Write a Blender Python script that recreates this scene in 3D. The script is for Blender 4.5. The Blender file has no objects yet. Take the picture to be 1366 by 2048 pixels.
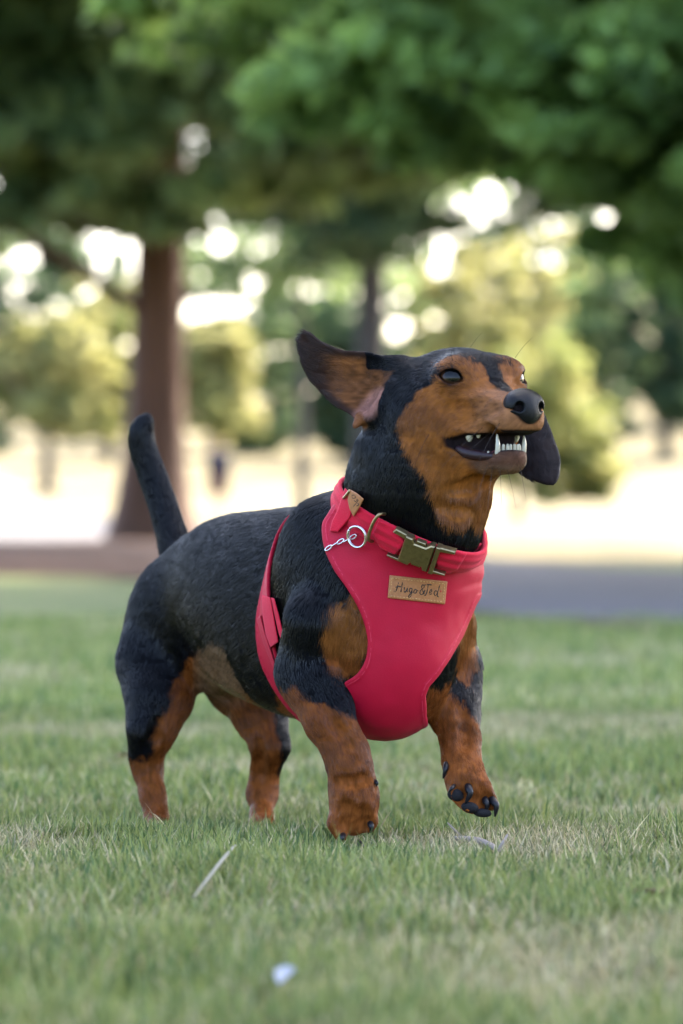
import bpy, math, random
import numpy as np

sc = bpy.context.scene
COL = sc.collection
# ------------------------------------------------------------------ camera
F_PX = 7680.0          # focal length of a 135 mm lens in pixels of the 1366 x 2048 photograph
HOR = 1000.0           # row of the horizon
EYE = 0.27             # height of the lens above the turf
cam_d = bpy.data.cameras.new("camera")
cam = bpy.data.objects.new("camera", cam_d)
COL.objects.link(cam)
cam.location = (0.0, 0.0, EYE)
cam.rotation_euler = (math.radians(90), 0, 0)
cam_d.sensor_fit = 'VERTICAL'
cam_d.sensor_height = 36.0
cam_d.lens = F_PX / 2048.0 * 36.0
cam_d.shift_y = -(1024.0 - HOR) / 2048.0
cam_d.clip_start = 0.05
cam_d.clip_end = 3000.0
cam_d.dof.use_dof = True
cam_d.dof.focus_distance = 2.965
cam_d.dof.aperture_fstop = 6.8
sc.camera = cam
# ------------------------------------------------------------------ sky and sun
SUN_EL, SUN_AZ = math.radians(44.0), math.radians(30.0)   # azimuth clockwise from +Y (straight ahead)
world = bpy.data.worlds.new("World")
sc.world = world
world.use_nodes = True
wn = world.node_tree
bg = wn.nodes["Background"]
sky = wn.nodes.new("ShaderNodeTexSky")
sky.sky_type = 'NISHITA'
sky.sun_disc = False
sky.sun_elevation = SUN_EL
sky.sun_rotation = SUN_AZ
sky.dust_density = 4.0
sky.air_density = 0.75
wn.links.new(sky.outputs[0], bg.inputs[0])
bg.inputs[1].default_value = 0.12
sun_d = bpy.data.lights.new("sun", 'SUN')
sun_d.energy = 2.0
sun_d.angle = math.radians(0.53)
sun_d.color = (1.0, 0.90, 0.72)
sun = bpy.data.objects.new("sun", sun_d)
COL.objects.link(sun)
sun.rotation_euler = (math.pi / 2 - SUN_EL, 0, math.pi - SUN_AZ)
sc.view_settings.view_transform = 'Standard'
sc.view_settings.look = 'None'
sc.view_settings.gamma = 1.0
sc.view_settings.use_curve_mapping = False
sc.view_settings.exposure = 3.5
sc.render.engine = 'CYCLES'
cy = sc.cycles
cy.use_denoising = True
cy.denoising_prefilter = 'ACCURATE'
cy.max_bounces = 8
cy.diffuse_bounces = 4
cy.glossy_bounces = 3
cy.transmission_bounces = 4
cy.transparent_max_bounces = 6
cy.caustics_reflective = False
cy.caustics_refractive = False

# ------------------------------------------------------------------ helpers
RNG = np.random.default_rng(7)
f32 = np.float32


def W(px, py, Y):
    """Point at distance Y that the lens sees at photograph pixel (px, py)."""
    return np.array([(px - 683.0) * Y / F_PX, Y, EYE - (py - HOR) * Y / F_PX])


def tag(o, label=None, cat=None, group=None, kind=None):
    if label: o["label"] = label
    if cat: o["category"] = cat
    if group: o["group"] = group
    if kind: o["kind"] = kind
    return o


def empty(name, loc=(0, 0, 0)):
    o = bpy.data.objects.new(name, None)
    o.empty_display_size = 0.05
    o.location = loc
    COL.objects.link(o)
    return o


def link(name, me, mat=None, parent=None):
    o = bpy.data.objects.new(name, me)
    COL.objects.link(o)
    if mat is not None:
        me.materials.append(mat)
    if parent is not None:
        o.parent = parent
        if parent.type == 'EMPTY':
            o.matrix_parent_inverse = parent.matrix_basis.inverted()
    return o


def mesh_np(name, V, Fq, smooth=True, normals=None):
    """Mesh from an (n,3) vertex array and an (m,3|4) face array, fast."""
    me = bpy.data.meshes.new(name)
    V = np.ascontiguousarray(V, dtype=f32)
    Fq = np.ascontiguousarray(Fq, dtype=np.int32)
    m, k = Fq.shape
    me.vertices.add(len(V)); me.vertices.foreach_set("co", V.ravel())
    me.loops.add(m * k); me.loops.foreach_set("vertex_index", Fq.ravel())
    me.polygons.add(m)
    me.polygons.foreach_set("loop_start", np.arange(0, m * k, k, dtype=np.int32))
    me.polygons.foreach_set("loop_total", np.full(m, k, dtype=np.int32))
    me.polygons.foreach_set("use_smooth", np.full(m, smooth, dtype=bool))
    me.update(calc_edges=True)
    me.validate()
    return me


def pydata(name, V, Fs, smooth=True):
    me = bpy.data.meshes.new(name)
    me.from_pydata([tuple(map(float, v)) for v in V], [], [tuple(map(int, f)) for f in Fs])
    if smooth:
        me.polygons.foreach_set("use_smooth", [True] * len(me.polygons))
    me.update()
    return me


def set_attr(me, name, arr, kind='FLOAT_COLOR', dom='POINT'):
    a = me.attributes.new(name, kind, dom)
    arr = np.ascontiguousarray(arr, dtype=f32)
    if kind == 'FLOAT_COLOR':
        if arr.shape[1] == 3:
            arr = np.concatenate([arr, np.ones((len(arr), 1), f32)], 1)
        a.data.foreach_set("color", np.ascontiguousarray(arr).ravel())
    else:
        a.data.foreach_set("value", arr.ravel())


def new_mat(name):
    m = bpy.data.materials.new(name)
    m.use_nodes = True
    return m, m.node_tree, m.node_tree.nodes["Principled BSDF"]


def simple_mat(name, col, rough=0.5, metal=0.0, spec=0.5, noise=0.0, nscale=200.0, bump=0.0, coat=0.0):
    m, t, b = new_mat(name)
    b.inputs["Base Color"].default_value = (*col, 1)
    b.inputs["Roughness"].default_value = rough
    b.inputs["Metallic"].default_value = metal
    b.inputs["Specular IOR Level"].default_value = spec
    b.inputs["Coat Weight"].default_value = coat
    b.inputs["Coat Roughness"].default_value = 0.08
    if noise or bump:
        tc = t.nodes.new("ShaderNodeTexCoord")
        n = t.nodes.new("ShaderNodeTexNoise")
        n.inputs["Scale"].default_value = nscale
        n.inputs["Detail"].default_value = 4
        t.links.new(tc.outputs["Object"], n.inputs["Vector"])
        if noise:
            mx = t.nodes.new("ShaderNodeMix"); mx.data_type = 'RGBA'
            mx.inputs[6].default_value = (*[c * (1 - noise) for c in col], 1)
            mx.inputs[7].default_value = (*[min(1, c * (1 + noise)) for c in col], 1)
            t.links.new(n.outputs["Fac"], mx.inputs[0])
            t.links.new(mx.outputs[2], b.inputs["Base Color"])
        if bump:
            bp = t.nodes.new("ShaderNodeBump")
            bp.inputs["Strength"].default_value = bump
            bp.inputs["Distance"].default_value = 0.001
            t.links.new(n.outputs["Fac"], bp.inputs["Height"])
            t.links.new(bp.outputs[0], b.inputs["Normal"])
    return m


def attr_node(t, name):
    a = t.nodes.new("ShaderNodeAttribute")
    a.attribute_name = name
    return a


def tube(pts, radii, n=8, caps=True):
    """Tapered tube along a polyline: vertices and quads."""
    pts = np.asarray(pts, float); radii = np.broadcast_to(np.asarray(radii, float), (len(pts),))
    tang = np.gradient(pts, axis=0)
    tang /= np.linalg.norm(tang, axis=1)[:, None] + 1e-12
    ref = np.array([0, 0, 1.0]) if abs(tang[0][2]) < 0.9 else np.array([1.0, 0, 0])
    u = np.cross(tang[0], ref); u /= np.linalg.norm(u)
    V, Fs = [], []
    for i, (p, tt) in enumerate(zip(pts, tang)):
        u = u - tt * u.dot(tt); u /= np.linalg.norm(u)
        w = np.cross(tt, u)
        for k in range(n):
            a = 2 * math.pi * k / n
            V.append(p + radii[i] * (math.cos(a) * u + math.sin(a) * w))
    for i in range(len(pts) - 1):
        for k in range(n):
            k2 = (k + 1) % n
            Fs.append((i * n + k, i * n + k2, (i + 1) * n + k2, (i + 1) * n + k))
    if caps:
        Fs.append(tuple(range(n - 1, -1, -1)))
        Fs.append(tuple(range((len(pts) - 1) * n, len(pts) * n)))
    return V, Fs


def merge(parts):
    V, Fs = [], []
    for v, f in parts:
        b = len(V)
        V += list(v)
        Fs += [tuple(i + b for i in q) for q in f]
    return V, Fs


def box_vf(c, ax, half):
    """Oriented box: centre, 3 axes (rows), 3 half sizes."""
    c = np.asarray(c, float); ax = np.asarray(ax, float)
    V = [c + ax[0] * half[0] * a + ax[1] * half[1] * b + ax[2] * half[2] * d
         for a in (-1, 1) for b in (-1, 1) for d in (-1, 1)]
    Fs = [(0, 1, 3, 2), (4, 6, 7, 5), (0, 4, 5, 1), (2, 3, 7, 6), (0, 2, 6, 4), (1, 5, 7, 3)]
    return V, Fs


def vnoise(P, scale, seed=0):
    """Smooth value noise at points P (n,3), in 0..1."""
    q = np.asarray(P, float) * scale + seed * 17.31
    i = np.floor(q).astype(np.int64); fr = q - i
    fr = fr * fr * (3 - 2 * fr)

    def h(ix, iy, iz):
        n = (ix * 374761393 + iy * 668265263 + iz * 2147483647 + seed * 974711) & 0xFFFFFFFF
        n = ((n ^ (n >> 13)) * 1274126177) & 0xFFFFFFFF
        return ((n ^ (n >> 16)) & 0xFFFF) / 65535.0
    out = 0
    for dx in (0, 1):
        for dy in (0, 1):
            for dz in (0, 1):
                w = (fr[:, 0] if dx else 1 - fr[:, 0]) * (fr[:, 1] if dy else 1 - fr[:, 1]) * (fr[:, 2] if dz else 1 - fr[:, 2])
                out = out + w * h(i[:, 0] + dx, i[:, 1] + dy, i[:, 2] + dz)
    return out


# ------------------------------------------------------------------ implicit surfaces
class Field:
    """Signed distance sampled on a regular grid; primitives are blended in with a smooth minimum."""

    def __init__(self, lo, hi, h):
        self.lo = np.array(lo, f32); self.h = float(h)
        self.n = np.ceil((np.array(hi) - np.array(lo)) / h).astype(int) + 1
        self.phi = np.full(tuple(self.n), 0.05, f32)
        self.ax = [(self.lo[i] + np.arange(self.n[i], dtype=f32) * f32(h)).astype(f32) for i in range(3)]

    def sl(self, box, m):
        s = []
        for i in range(3):
            a = int(np.clip(math.floor((box[0][i] - m - self.lo[i]) / self.h), 0, self.n[i]))
            b = int(np.clip(math.ceil((box[1][i] + m - self.lo[i]) / self.h) + 1, 0, self.n[i]))
            s.append(slice(a, b))
        return tuple(s)

    def apply(self, prim, k=0.01, op='add'):
        s = self.sl(prim.box, k + 0.006)
        if any(q.stop <= q.start for q in s):
            return
        x = self.ax[0][s[0]][:, None, None]; y = self.ax[1][s[1]][None, :, None]; z = self.ax[2][s[2]][None, None, :]
        d = prim(x, y, z).astype(f32)
        a = self.phi[s]
        if op == 'add':
            self.phi[s] = smin(a, d, k)
        elif op == 'sub':
            self.phi[s] = -smin(-a, d, k)
        elif op == 'int':
            self.phi[s] = -smin(-a, -d, k)

    def sample(self, P):
        q = (np.asarray(P, f32) - self.lo) / f32(self.h)
        q = np.clip(q, 0, np.array(self.n) - 1.001)
        i = q.astype(int); fr = q - i
        out = 0
        for dx in (0, 1):
            for dy in (0, 1):
                for dz in (0, 1):
                    w = (fr[:, 0] if dx else 1 - fr[:, 0]) * (fr[:, 1] if dy else 1 - fr[:, 1]) * (fr[:, 2] if dz else 1 - fr[:, 2])
                    out = out + w * self.phi[i[:, 0] + dx, i[:, 1] + dy, i[:, 2] + dz]
        return out

    def grad(self, P, e=None):
        e = e or self.h
        g = np.stack([self.sample(P + d) - self.sample(P - d) for d in np.eye(3) * e], 1)
        return g / (np.linalg.norm(g, axis=1)[:, None] + 1e-9)

    def snap(self, P, off=0.0, it=6):
        P = np.array(P, float)
        for _ in range(it):
            P = P - self.grad(P) * (self.sample(P) - off)[:, None]
        return P

    def mesh(self, smooth=1):
        """Naive surface nets: vertices and quads."""
        phi = self.phi; n = self.n
        ins = phi < 0
        cn = n - 1
        acc_id, acc_p, quads = [], [], []
        for ax in range(3):
            a = [slice(None)] * 3; b = [slice(None)] * 3
            a[ax] = slice(0, -1); b[ax] = slice(1, None)
            cr = ins[tuple(a)] != ins[tuple(b)]
            I = np.argwhere(cr)
            o1, o2 = (ax + 1) % 3, (ax + 2) % 3
            ok = (I[:, o1] > 0) & (I[:, o1] < n[o1] - 1) & (I[:, o2] > 0) & (I[:, o2] < n[o2] - 1)
            I = I[ok]
            J = I.copy(); J[:, ax] += 1
            pa = phi[tuple(I.T)]; pb = phi[tuple(J.T)]
            P = I.astype(f32); P[:, ax] += pa / (pa - pb)
            cells = []
            for d1, d2 in ((-1, -1), (0, -1), (0, 0), (-1, 0)):
                C = I.copy(); C[:, o1] += d1; C[:, o2] += d2
                cid = (C[:, 0] * cn[1] + C[:, 1]) * cn[2] + C[:, 2]
                cells.append(cid); acc_id.append(cid); acc_p.append(P)
            q = np.stack(cells, 1)
            flip = pa > 0
            q[flip] = q[flip][:, ::-1]
            quads.append(q)
        ids = np.concatenate(acc_id); P = np.concatenate(acc_p)
        uq, inv = np.unique(ids, return_inverse=True)
        cnt = np.bincount(inv)
        V = np.stack([np.bincount(inv, P[:, i]) / cnt for i in range(3)], 1)
        Q = np.searchsorted(uq, np.concatenate(quads))
        V = V * self.h + self.lo
        for _ in range(smooth):
            S = np.zeros_like(V); c = np.zeros(len(V))
            for i in range(4):
                A, B = Q[:, i], Q[:, (i + 1) % 4]
                for d in range(3):
                    S[:, d] += np.bincount(A, V[B, d], len(V)) + np.bincount(B, V[A, d], len(V))
                c += np.bincount(A, minlength=len(V)) + np.bincount(B, minlength=len(V))
            V = V * 0.5 + S / c[:, None] * 0.5
        return V, Q


def smin(a, b, k):
    h = np.clip(0.5 + 0.5 * (b - a) / k, 0, 1)
    return b + (a - b) * h - k * h * (1 - h)


class Prim:
    flow = None


class RCone(Prim):
    """Capsule whose radius runs from ra to rb."""

    def __init__(self, a, b, ra, rb, flow=None):
        self.a = np.array(a, f32); self.b = np.array(b, f32); self.ra, self.rb = ra, rb
        r = max(ra, rb)
        self.box = (np.minimum(self.a, self.b) - r, np.maximum(self.a, self.b) + r)
        self.flow = (self.b - self.a) if flow is None else np.array(flow, f32)

    def __call__(self, x, y, z):
        a, ba = self.a, self.b - self.a
        px, py, pz = x - a[0], y - a[1], z - a[2]
        t = np.clip((px * ba[0] + py * ba[1] + pz * ba[2]) / (ba @ ba + 1e-12), 0, 1)
        return np.sqrt((px - t * ba[0]) ** 2 + (py - t * ba[1]) ** 2 + (pz - t * ba[2]) ** 2) - (self.ra + (self.rb - self.ra) * t)


class Ell(Prim):
    """Ellipsoid with its own axes (rows)."""

    def __init__(self, c, r, axes=None, flow=None):
        self.c = np.array(c, f32); self.r = np.array(r, f32)
        self.A = np.eye(3, dtype=f32) if axes is None else np.array(axes, f32)
        e = np.sqrt(((self.A * self.r[:, None]) ** 2).sum(0))
        self.box = (self.c - e, self.c + e)
        self.flow = None if flow is None else np.array(flow, f32)

    def __call__(self, x, y, z):
        px, py, pz = x - self.c[0], y - self.c[1], z - self.c[2]
        q0 = 0; q1 = 0
        for A, r in zip(self.A, self.r):
            v = (px * A[0] + py * A[1] + pz * A[2]) / r
            q0 = q0 + v * v; q1 = q1 + (v / r) ** 2
        k0 = np.sqrt(q0); k1 = np.sqrt(q1) + 1e-6
        return k0 * (k0 - 1) / k1


class Func(Prim):
    def __init__(self, fn, box, flow=None):
        self.fn = fn; self.box = (np.array(box[0], float), np.array(box[1], float))
        self.flow = None if flow is None else np.array(flow, f32)

    def __call__(self, x, y, z):
        return self.fn(x, y, z)


def poly2d(px, py, poly):
    """Signed distance to a 2D polygon (negative inside)."""
    poly = np.asarray(poly, float)
    d = None; s = None
    n = len(poly)
    for i in range(n):
        a, b = poly[i], poly[i - 1]
        e = b - a
        wx, wy = px - a[0], py - a[1]
        t = np.clip((wx * e[0] + wy * e[1]) / (e @ e + 1e-12), 0, 1)
        dd = (wx - e[0] * t) ** 2 + (wy - e[1] * t) ** 2
        d = dd if d is None else np.minimum(d, dd)
        c = ((a[1] > py) != (b[1] > py)) & (px < e[0] * (py - a[1]) / (e[1] + (1e-12 if e[1] >= 0 else -1e-12)) + a[0])
        s = c if s is None else (s ^ c)
    return np.where(s, -1.0, 1.0) * np.sqrt(d)


def smooth_poly(pts, n=6):
    """Closed Catmull-Rom curve through the points."""
    P = np.asarray(pts, float); out = []
    m = len(P)
    for i in range(m):
        p0, p1, p2, p3 = P[i - 1], P[i], P[(i + 1) % m], P[(i + 2) % m]
        for k in range(n):
            t = k / n
            out.append(0.5 * ((2 * p1) + (p2 - p0) * t + (2 * p0 - 5 * p1 + 4 * p2 - p3) * t * t + (3 * p1 - p0 - 3 * p2 + p3) * t ** 3))
    return np.array(out)


def catmull(pts, n=8):
    P = np.asarray(pts, float); out = []
    m = len(P)
    for i in range(m - 1):
        p0, p1, p2, p3 = P[max(i - 1, 0)], P[i], P[i + 1], P[min(i + 2, m - 1)]
        for k in range(n):
            t = k / n
            out.append(0.5 * ((2 * p1) + (p2 - p0) * t + (2 * p0 - 5 * p1 + 4 * p2 - p3) * t * t + (3 * p1 - p0 - 3 * p2 + p3) * t ** 3))
    out.append(P[-1])
    return np.array(out)


def sstep(a, b, x):
    t = np.clip((x - a) / (b - a), 0, 1)
    return t * t * (3 - 2 * t)


def ground_z(x, y):
    """Lie of the land: the lawn dips a little behind the dog, a bank rises far behind the path."""
    x = np.asarray(x, float); y = np.asarray(y, float)
    z = -0.02 * sstep(3.0, 3.3, y)
    z = z + 9.0 * sstep(95, 330, y) * (1 + 0.95 * sstep(1, 14, x))
    return z
# ================================================================== GROUND
def noise_ramp(t, scale, stops, detail=6, coord="Object", rough=0.6):
    tc = t.nodes.new("ShaderNodeTexCoord")
    n = t.nodes.new("ShaderNodeTexNoise"); n.inputs["Scale"].default_value = scale
    n.inputs["Detail"].default_value = detail; n.inputs["Roughness"].default_value = rough
    t.links.new(tc.outputs[coord], n.inputs["Vector"])
    r = t.nodes.new("ShaderNodeValToRGB")
    e = r.color_ramp.elements
    e[0].position, e[0].color = stops[0][0], (*stops[0][1], 1)
    e[1].position, e[1].color = stops[-1][0], (*stops[-1][1], 1)
    for p, c in stops[1:-1]:
        q = e.new(p); q.color = (*c, 1)
    t.links.new(n.outputs["Fac"], r.inputs[0])
    return r.outputs["Color"], n


def mix_col(t, fac, a, b):
    m = t.nodes.new("ShaderNodeMix"); m.data_type = 'RGBA'
    if isinstance(fac, float): m.inputs[0].default_value = fac
    else: t.links.new(fac, m.inputs[0])
    t.links.new(a, m.inputs[6]); t.links.new(b, m.inputs[7])
    return m.outputs[2]


def ground_mat(name, near):
    m, t, b = new_mat(name)
    c1, n1 = noise_ramp(t, 3.0, near, 8)
    c2, _ = noise_ramp(t, 55.0, near, 6)
    c = mix_col(t, 0.5, c1, c2)
    t.links.new(c, b.inputs["Base Color"])
    b.inputs["Roughness"].default_value = 0.95
    b.inputs["Specular IOR Level"].default_value = 0.1
    bp = t.nodes.new("ShaderNodeBump"); bp.inputs["Strength"].default_value = 0.6; bp.inputs["Distance"].default_value = 0.01
    t.links.new(n1.outputs["Fac"], bp.inputs["Height"]); t.links.new(bp.outputs[0], b.inputs["Normal"])
    return m


M_TURF = ground_mat("turf", [(0.30, (0.080, 0.108, 0.038)), (0.46, (0.125, 0.160, 0.056)), (0.58, (0.19, 0.195, 0.085)), (0.72, (0.27, 0.225, 0.125))])
M_LAWN = ground_mat("dry_sunny_lawn", [(0.30, (0.100, 0.098, 0.048)), (0.5, (0.145, 0.122, 0.066)), (0.75, (0.20, 0.152, 0.090))])
M_ASPH = ground_mat("asphalt", [(0.30, (0.085, 0.082, 0.088)), (0.5, (0.115, 0.11, 0.118)), (0.75, (0.145, 0.138, 0.142))])
M_MULCH = ground_mat("bark_mulch", [(0.30, (0.028, 0.013, 0.008)), (0.5, (0.062, 0.029, 0.019)), (0.75, (0.11, 0.06, 0.042))])

# one sheet from the camera's feet to the horizon, fine near the dog
xs = np.concatenate([-np.geomspace(900, 1.2, 46), np.linspace(-1.1, 1.1, 56), np.geomspace(1.2, 900, 46)])
ysg = np.concatenate([[-600, -200, -60, -15, -4], np.linspace(-1, 8, 110), np.geomspace(8.3, 1400, 90)])
XX, YY = np.meshgrid(xs, ysg, indexing='ij')
ZZ = ground_z(XX, YY) + (vnoise(np.stack([XX.ravel(), YY.ravel(), XX.ravel() * 0], 1), 7.0, 2).reshape(XX.shape) - 0.5) * 0.006 * (np.abs(YY) < 30)
gv = np.stack([XX.ravel(), YY.ravel(), ZZ.ravel()], 1)
ny = len(ysg)
ii = (np.arange(len(xs) - 1)[:, None] * ny + np.arange(ny - 1)[None]).ravel()
gq = np.stack([ii, ii + ny, ii + ny + 1, ii + 1], 1)
gme = mesh_np("ground", gv, gq)
gme.materials.append(M_TURF); gme.materials.append(M_LAWN)
cy_ = gv[gq].mean(1)
lawn_lim = 18 + 14 * sstep(-0.3, -2.0, cy_[:, 0])                 # beyond the path the lawn is dry and pale
gme.polygons.foreach_set("material_index", (cy_[:, 1] > lawn_lim).astype(np.int32))
ground = link("ground", gme)
tag(ground, "short summer lawn running back to a pale dry sunlit bank", kind="structure")


def sheet(name, label, outline, mat, dz, n=6, sub=16):
    """Flat sheet of ground cover following the terrain, from an outline in metres."""
    import bmesh
    bm = bmesh.new()
    P = catmull(list(outline) + [outline[0]], n)[:-1] if n else np.array(outline)
    vs = [bm.verts.new((x, y, 0)) for x, y in P]
    bm.faces.new(vs)
    bmesh.ops.triangulate(bm, faces=bm.faces[:])
    for v in bm.verts:
        v.co.z = float(ground_z(v.co.x, v.co.y)) + dz
    bm.normal_update()
    for f in bm.faces:
        if f.normal.z < 0: f.normal_flip()
    me = bpy.data.meshes.new(name); bm.to_mesh(me); bm.free()
    o = link(name, me, mat)
    tag(o, label, kind="structure")
    return o


sheet("path", "grey asphalt path curving away to the left behind the dog",
      [(9, 4.2), (3.0, 6.6), (0.85, 8.7), (0.36, 9.6), (0.1, 13), (-0.3, 18.5), (-0.8, 25), (-1.4, 29), (-2.4, 26.5), (-6, 30), (-16, 40), (-34, 55),
       (-40, 190), (-18, 170), (-9.0, 115), (-3.4, 60), (-0.6, 36), (0.3, 24.5), (0.75, 18.2), (1.3, 15.2), (3.0, 12.4), (9, 10.0)], M_ASPH, 0.012)
sheet("mulch_bed", "brown bark mulch bed under the big tree beside the path",
      [(0.95, 8.05), (0.34, 8.85), (-0.1, 11), (-0.6, 13.4), (-1.3, 14.5), (-3, 15.2), (-8, 18), (-9, 30), (-5, 29.2), (-2.5, 26.2), (-1.45, 28.6),
       (-0.9, 25), (-0.38, 18.5), (0.02, 13), (0.28, 9.6), (0.80, 8.68)], M_MULCH, 0.008)

# ------------------------------------------------------------------ grass blades
M_GRASS, t_, b_ = new_mat("grass_blade")
a_ = attr_node(t_, "blade")
t_.links.new(a_.outputs["Color"], b_.inputs["Base Color"])
b_.inputs["Roughness"].default_value = 0.5
b_.inputs["Specular IOR Level"].default_value = 0.3
tr_ = t_.nodes.new("ShaderNodeBsdfTranslucent")
t_.links.new(a_.outputs["Color"], tr_.inputs["Color"])
ms_ = t_.nodes.new("ShaderNodeMixShader"); ms_.inputs[0].default_value = 0.3
t_.links.new(b_.outputs[0], ms_.inputs[1]); t_.links.new(tr_.outputs[0], ms_.inputs[2])
t_.links.new(ms_.outputs[0], t_.nodes["Material Output"].inputs[0])


def blades(n, y0, y1, hlen, wid, seg, straw_p=0.28, lean=0.55, xm=0.155, prob=None):
    Yb = np.sqrt(RNG.random(n) * (y1 ** 2 - y0 ** 2) + y0 ** 2)
    half = np.where(RNG.random(n) < 0.68, 0.115 * Yb, np.maximum(0.32 * Yb, 1.0))      # dense in the middle, thinner to the sides
    Xb = (RNG.random(n) * 2 - 1) * half
    G = np.stack([Xb, Yb, Xb * 0], 1)
    cl = vnoise(G, 9, 41) * 0.6 + vnoise(G, 28, 42) * 0.4        # tufts
    dry = sstep(0.47, 0.70, vnoise(G * np.array([1, 0.6, 1]), 6.0, 43) * 0.65 + vnoise(G, 17, 44) * 0.35)
    kp = RNG.random(n) < (0.35 + 0.65 * sstep(0.3, 0.55, cl))
    Xb, Yb, cl, dry = Xb[kp], Yb[kp], cl[kp], dry[kp]
    n = len(Xb)
    straw = RNG.random(n) < straw_p * (0.45 + 1.6 * dry)
    tread = np.ones(n)
    for fx, fy, fd in ((0.01, 2.90, 0.55), (-0.154, 3.12, 0.10), (-0.068, 3.08, 0.35)):      # trodden short round the planted feet
        tread = tread * (1 - fd * np.exp(-(((Xb - fx) / 0.05) ** 2 + ((Yb - fy) / 0.12) ** 2)))
    L = tread * hlen * (0.45 + 0.75 * RNG.random(n)) * (0.6 + 0.75 * cl) * (1 - 0.3 * dry) * np.where(RNG.random(n) < 0.04, 1.5, 1.0)
    Wd = wid * (0.6 + 0.8 * RNG.random(n)) * np.where(straw, 0.8, 1.0)
    az = RNG.random(n) * 2 * math.pi
    ln = np.clip(np.abs(RNG.normal(0, lean, n)) + np.where(straw, 0.35, 0), 0, 1.35)
    dirx, diry = np.cos(az), np.sin(az)
    fa = RNG.random(n) * math.pi
    wx, wy = np.cos(fa), np.sin(fa)
    curl = RNG.normal(0.35, 0.4, n)
    Zb = ground_z(Xb, Yb)
    k = 2 * seg + 1
    V = np.zeros((n, k, 3))
    hx = np.zeros(n); hz = np.zeros(n)
    for i in range(seg + 1):
        u = i / seg
        if i:
            th = np.clip(ln + curl * (u - 0.5), -0.3, 1.5)
            hx = hx + np.sin(th) * L / seg; hz = hz + np.cos(th) * L / seg
        cx, cyy, cz = Xb + dirx * hx, Yb + diry * hx, Zb + hz - 0.002 * (i == 0)
        w = Wd * (1 - u ** 2.2) * 0.5
        if i < seg:
            V[:, 2 * i] = np.stack([cx - wx * w, cyy - wy * w, cz], 1)
            V[:, 2 * i + 1] = np.stack([cx + wx * w, cyy + wy * w, cz], 1)
        else:
            V[:, 2 * seg] = np.stack([cx, cyy, cz], 1)
    tris = []
    for i in range(seg - 1):
        tris += [(2 * i, 2 * i + 1, 2 * i + 3), (2 * i, 2 * i + 3, 2 * i + 2)]
    tris.append((2 * seg - 2, 2 * seg - 1, 2 * seg))
    T = (np.arange(n)[:, None, None] * k + np.array(tris)[None]).reshape(-1, 3)
    g = np.array([0.138, 0.178, 0.046]); g2 = np.array([0.265, 0.285, 0.085]); g3 = np.array([0.070, 0.118, 0.036])
    q = RNG.random((n, 1))
    col = g * (1 - q) + g2 * q
    q2 = (RNG.random((n, 1)) < 0.3)
    col = np.where(q2, g3 * (0.8 + 0.5 * q), col)
    yl = dry[:, None] * 0.85 * RNG.random((n, 1))
    col = col * (1 - yl) + np.array([0.30, 0.25, 0.15]) * yl
    sc_ = np.array([0.50, 0.42, 0.24]) * (0.55 + 0.65 * RNG.random((n, 1)))
    col = np.where(straw[:, None], sc_, col) * (0.8 + 0.4 * RNG.random((n, 1)))
    if y0 > 3.4: col = col * (1.12 if y0 < 5 else 1.3)  # farther blades painted lighter to make up for their self-shading
    return V.reshape(-1, 3), T, np.repeat(col, k, 0)


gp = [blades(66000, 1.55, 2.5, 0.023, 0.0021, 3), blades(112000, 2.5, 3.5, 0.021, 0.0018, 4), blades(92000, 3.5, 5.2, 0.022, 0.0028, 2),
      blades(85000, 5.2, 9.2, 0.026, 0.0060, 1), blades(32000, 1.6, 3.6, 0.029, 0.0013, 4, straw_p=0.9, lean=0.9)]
V_, T_, C_ = [], [], []
b0 = 0
for v, t__, c in gp:
    V_.append(v); T_.append(t__ + b0); C_.append(c); b0 += len(v)
grass_me = mesh_np("grass", np.concatenate(V_), np.concatenate(T_), smooth=True)
set_attr(grass_me, "blade", np.concatenate(C_))
grass = link("grass", grass_me, M_GRASS)
tag(grass, "short green grass with dry straw blades all over the lawn", kind="stuff")
from mathutils import Matrix, Vector
# ================================================================== TREES
def leaf_mat(name, trans=0.45):
    m, t, b = new_mat(name)
    a = attr_node(t, "leaf")
    t.links.new(a.outputs["Color"], b.inputs["Base Color"])
    b.inputs["Roughness"].default_value = 0.5
    b.inputs["Specular IOR Level"].default_value = 0.3
    tr = t.nodes.new("ShaderNodeBsdfTranslucent")
    hs = t.nodes.new("ShaderNodeHueSaturation"); hs.inputs["Hue"].default_value = 0.475; hs.inputs["Value"].default_value = 1.5
    t.links.new(a.outputs["Color"], hs.inputs["Color"]); t.links.new(hs.outputs[0], tr.inputs["Color"])
    ms = t.nodes.new("ShaderNodeMixShader"); ms.inputs[0].default_value = trans
    t.links.new(b.outputs[0], ms.inputs[1]); t.links.new(tr.outputs[0], ms.inputs[2])
    t.links.new(ms.outputs[0], t.nodes["Material Output"].inputs[0])
    return m


M_LEAF = leaf_mat("leaves")


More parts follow.
